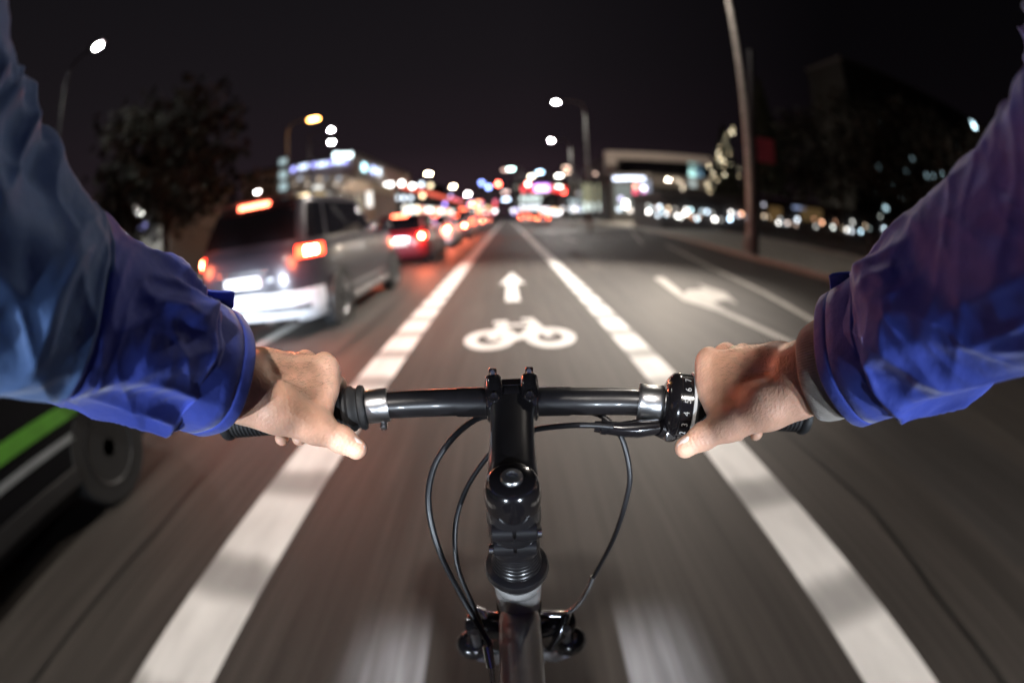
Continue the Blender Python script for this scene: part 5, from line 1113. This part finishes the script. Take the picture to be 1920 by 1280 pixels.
for side, pts, rad, seam in (('L', pathL, radL, (.016, .128)), ('R', pathR, radR, (.016, .275))):
    vs, fs, mi, info = sleeve(side, pts, rad, blue, slate, seam); SL[side] = info
    b = MB().add(vs, fs); o = b.build('sleeve', blue, person, angle=180); o.data.materials.append(slate)
    for p_, k in zip(o.data.polygons, mi): p_.material_index = k
    Cn, R_, S, T, U, W, D_ = info
    # cuff band with hem, set on the sleeve end, with a pointed strap tab
    NA = 200; a = np.linspace(0, 2*PI, NA, endpoint=False); T0 = T[0]; rr = []
    prof = [(.020, -.0005), (.019, .0022), (.010, .0030), (.0, .0034), (-.0085, .0034), (-.0092, .0026), (-.0100, .0034), (-.012, .0034), (-.0185, .0036), (-.0205, .0026), (-.0205, -.0002), (-.015, -.0016), (.012, -.004)]
    wob = .0014*np.sin(3*a+1)+.0010*np.sin(5*a)
    for s_, off in prof:
        i = np.interp(max(s_, 0), S, np.arange(len(S))); i0 = int(i); c = Cn[i0]+T[i0]*(s_-S[i0]) if s_ > 0 else Cn[0]+T0*s_
        r_ = R_[0]+D_[min(i0, 20)]*.6+off+wob; rr.append([tuple(c+(U[0]*math.cos(t)+W[0]*math.sin(t))*r_[j]) for j, t in enumerate(a)])
    MB().loft(rr, False).build('cuff', blue, o, angle=60)
    sgn = 1 if side == 'L' else -1
    # strap: a flat strip lying on the cuff whose pointed end stands off at the top
    st_ = []
    for k in range(34):
        t = k/33; ang = sgn*(-.30+2.2*t); lift = .0046+.0085*max(0, 1-t*5.5)**1.6; hw_ = .0165*min(1, .12+t*6.5)
        row = []
        for e_, z_ in ((-1, 0), (-1, .0016), (1, .0016), (1, 0)):
            c = Cn[0]+T0*(-.001+hw_*e_); r_ = R_[0]+D_[5][int(ang/(2*PI)*NA) % NA]*.6+lift+z_
            row.append(tuple(c+(U[0]*math.cos(ang)+W[0]*math.sin(ang))*r_))
        st_.append(row)
    MB().loft(st_).build('cuff_strap', blue, o, bevel=.0005)
# grey knitted cuff of the sweater on the right wrist
knit = mat('grey_knit', (.36, .32, .28), .95, var=.2, scale=90, bump=.3, bscale=900, sheen=.4)
c0, c1 = at_d(1500+58, 690, .3585), at_d(1500+32, 697, .3635)
ax = (c1-c0).normalized(); uu_ = ax.orthogonal().normalized(); vv_ = ax.cross(uu_); NA = 360; rr = []
for s_, r_ in ((-.02, .038), (-.01, .039), (.0, .0400), (.006, .0398), (.011, .0385), (.013, .0365), (.0125, .0345), (.009, .0335), (-.01, .033)):
    row = []
    for j in range(NA):
        t = 2*PI*j/NA; q_ = r_-.0022+.00055*(abs(math.sin(t*60))**.7 if r_ > .034 else 0)+.0009*math.sin(3*t+1)+.0006*math.sin(7*t); row.append(c0+ax*s_+(uu_*math.cos(t)+vv_*math.sin(t))*q_)
    rr.append(row)
MB().loft(rr, False).build('sweater_cuff', knit, person, angle=180)
# trousers, shoes, hair and helmet (seen only as shadow and reflection)
dark = mat('dark_trousers', (.03, .03, .035), .8)
tr = MB().loft([[V3((w_*math.cos(t), y_+d_*math.sin(t), z_)) for t in [2*PI*k/32 for k in range(32)]] for y_, z_, w_, d_ in ((-.37, .98, .165, .125), (-.35, .9, .17, .14), (-.32, .82, .15, .12))])
for x in (-1, 1):
    ped = bb_+V3((x*.125, x*.17, .0)); kn = V3((x*.12, .12 if x > 0 else .06, .70 if x > 0 else .74)); tr.tube(catmull([V3((x*.09, -.33, .88)), V3((x*.105, -.12, .82)), kn, ped+V3((0, -.05, .27)), ped+V3((0, -.06, .12))], 5), [.085]*5+[.078]*5+[.062]*5+[.05]*5+[.045], 18)
    s_ = MB().loft([[ped+V3((w_*math.cos(t), y_, z_+h_*math.sin(t))) for t in [2*PI*k/16 for k in range(16)]] for y_, w_, z_, h_ in ((-.12, .02, .05, .03), (-.10, .036, .06, .045), (-.04, .038, .065, .052), (.03, .042, .05, .035), (.10, .044, .042, .028), (.15, .03, .036, .02), (.165, .01, .034, .01))]); s_.build('shoe', M['trim'], person)
tr.build('trousers', dark, person)
MB().sphere((0, -.145, 1.745), .115, 28, 16, (.86, 1.12, .86)).build('helmet', mat('helmet_shell', (.02, .02, .025), .35, coat=.5), person)
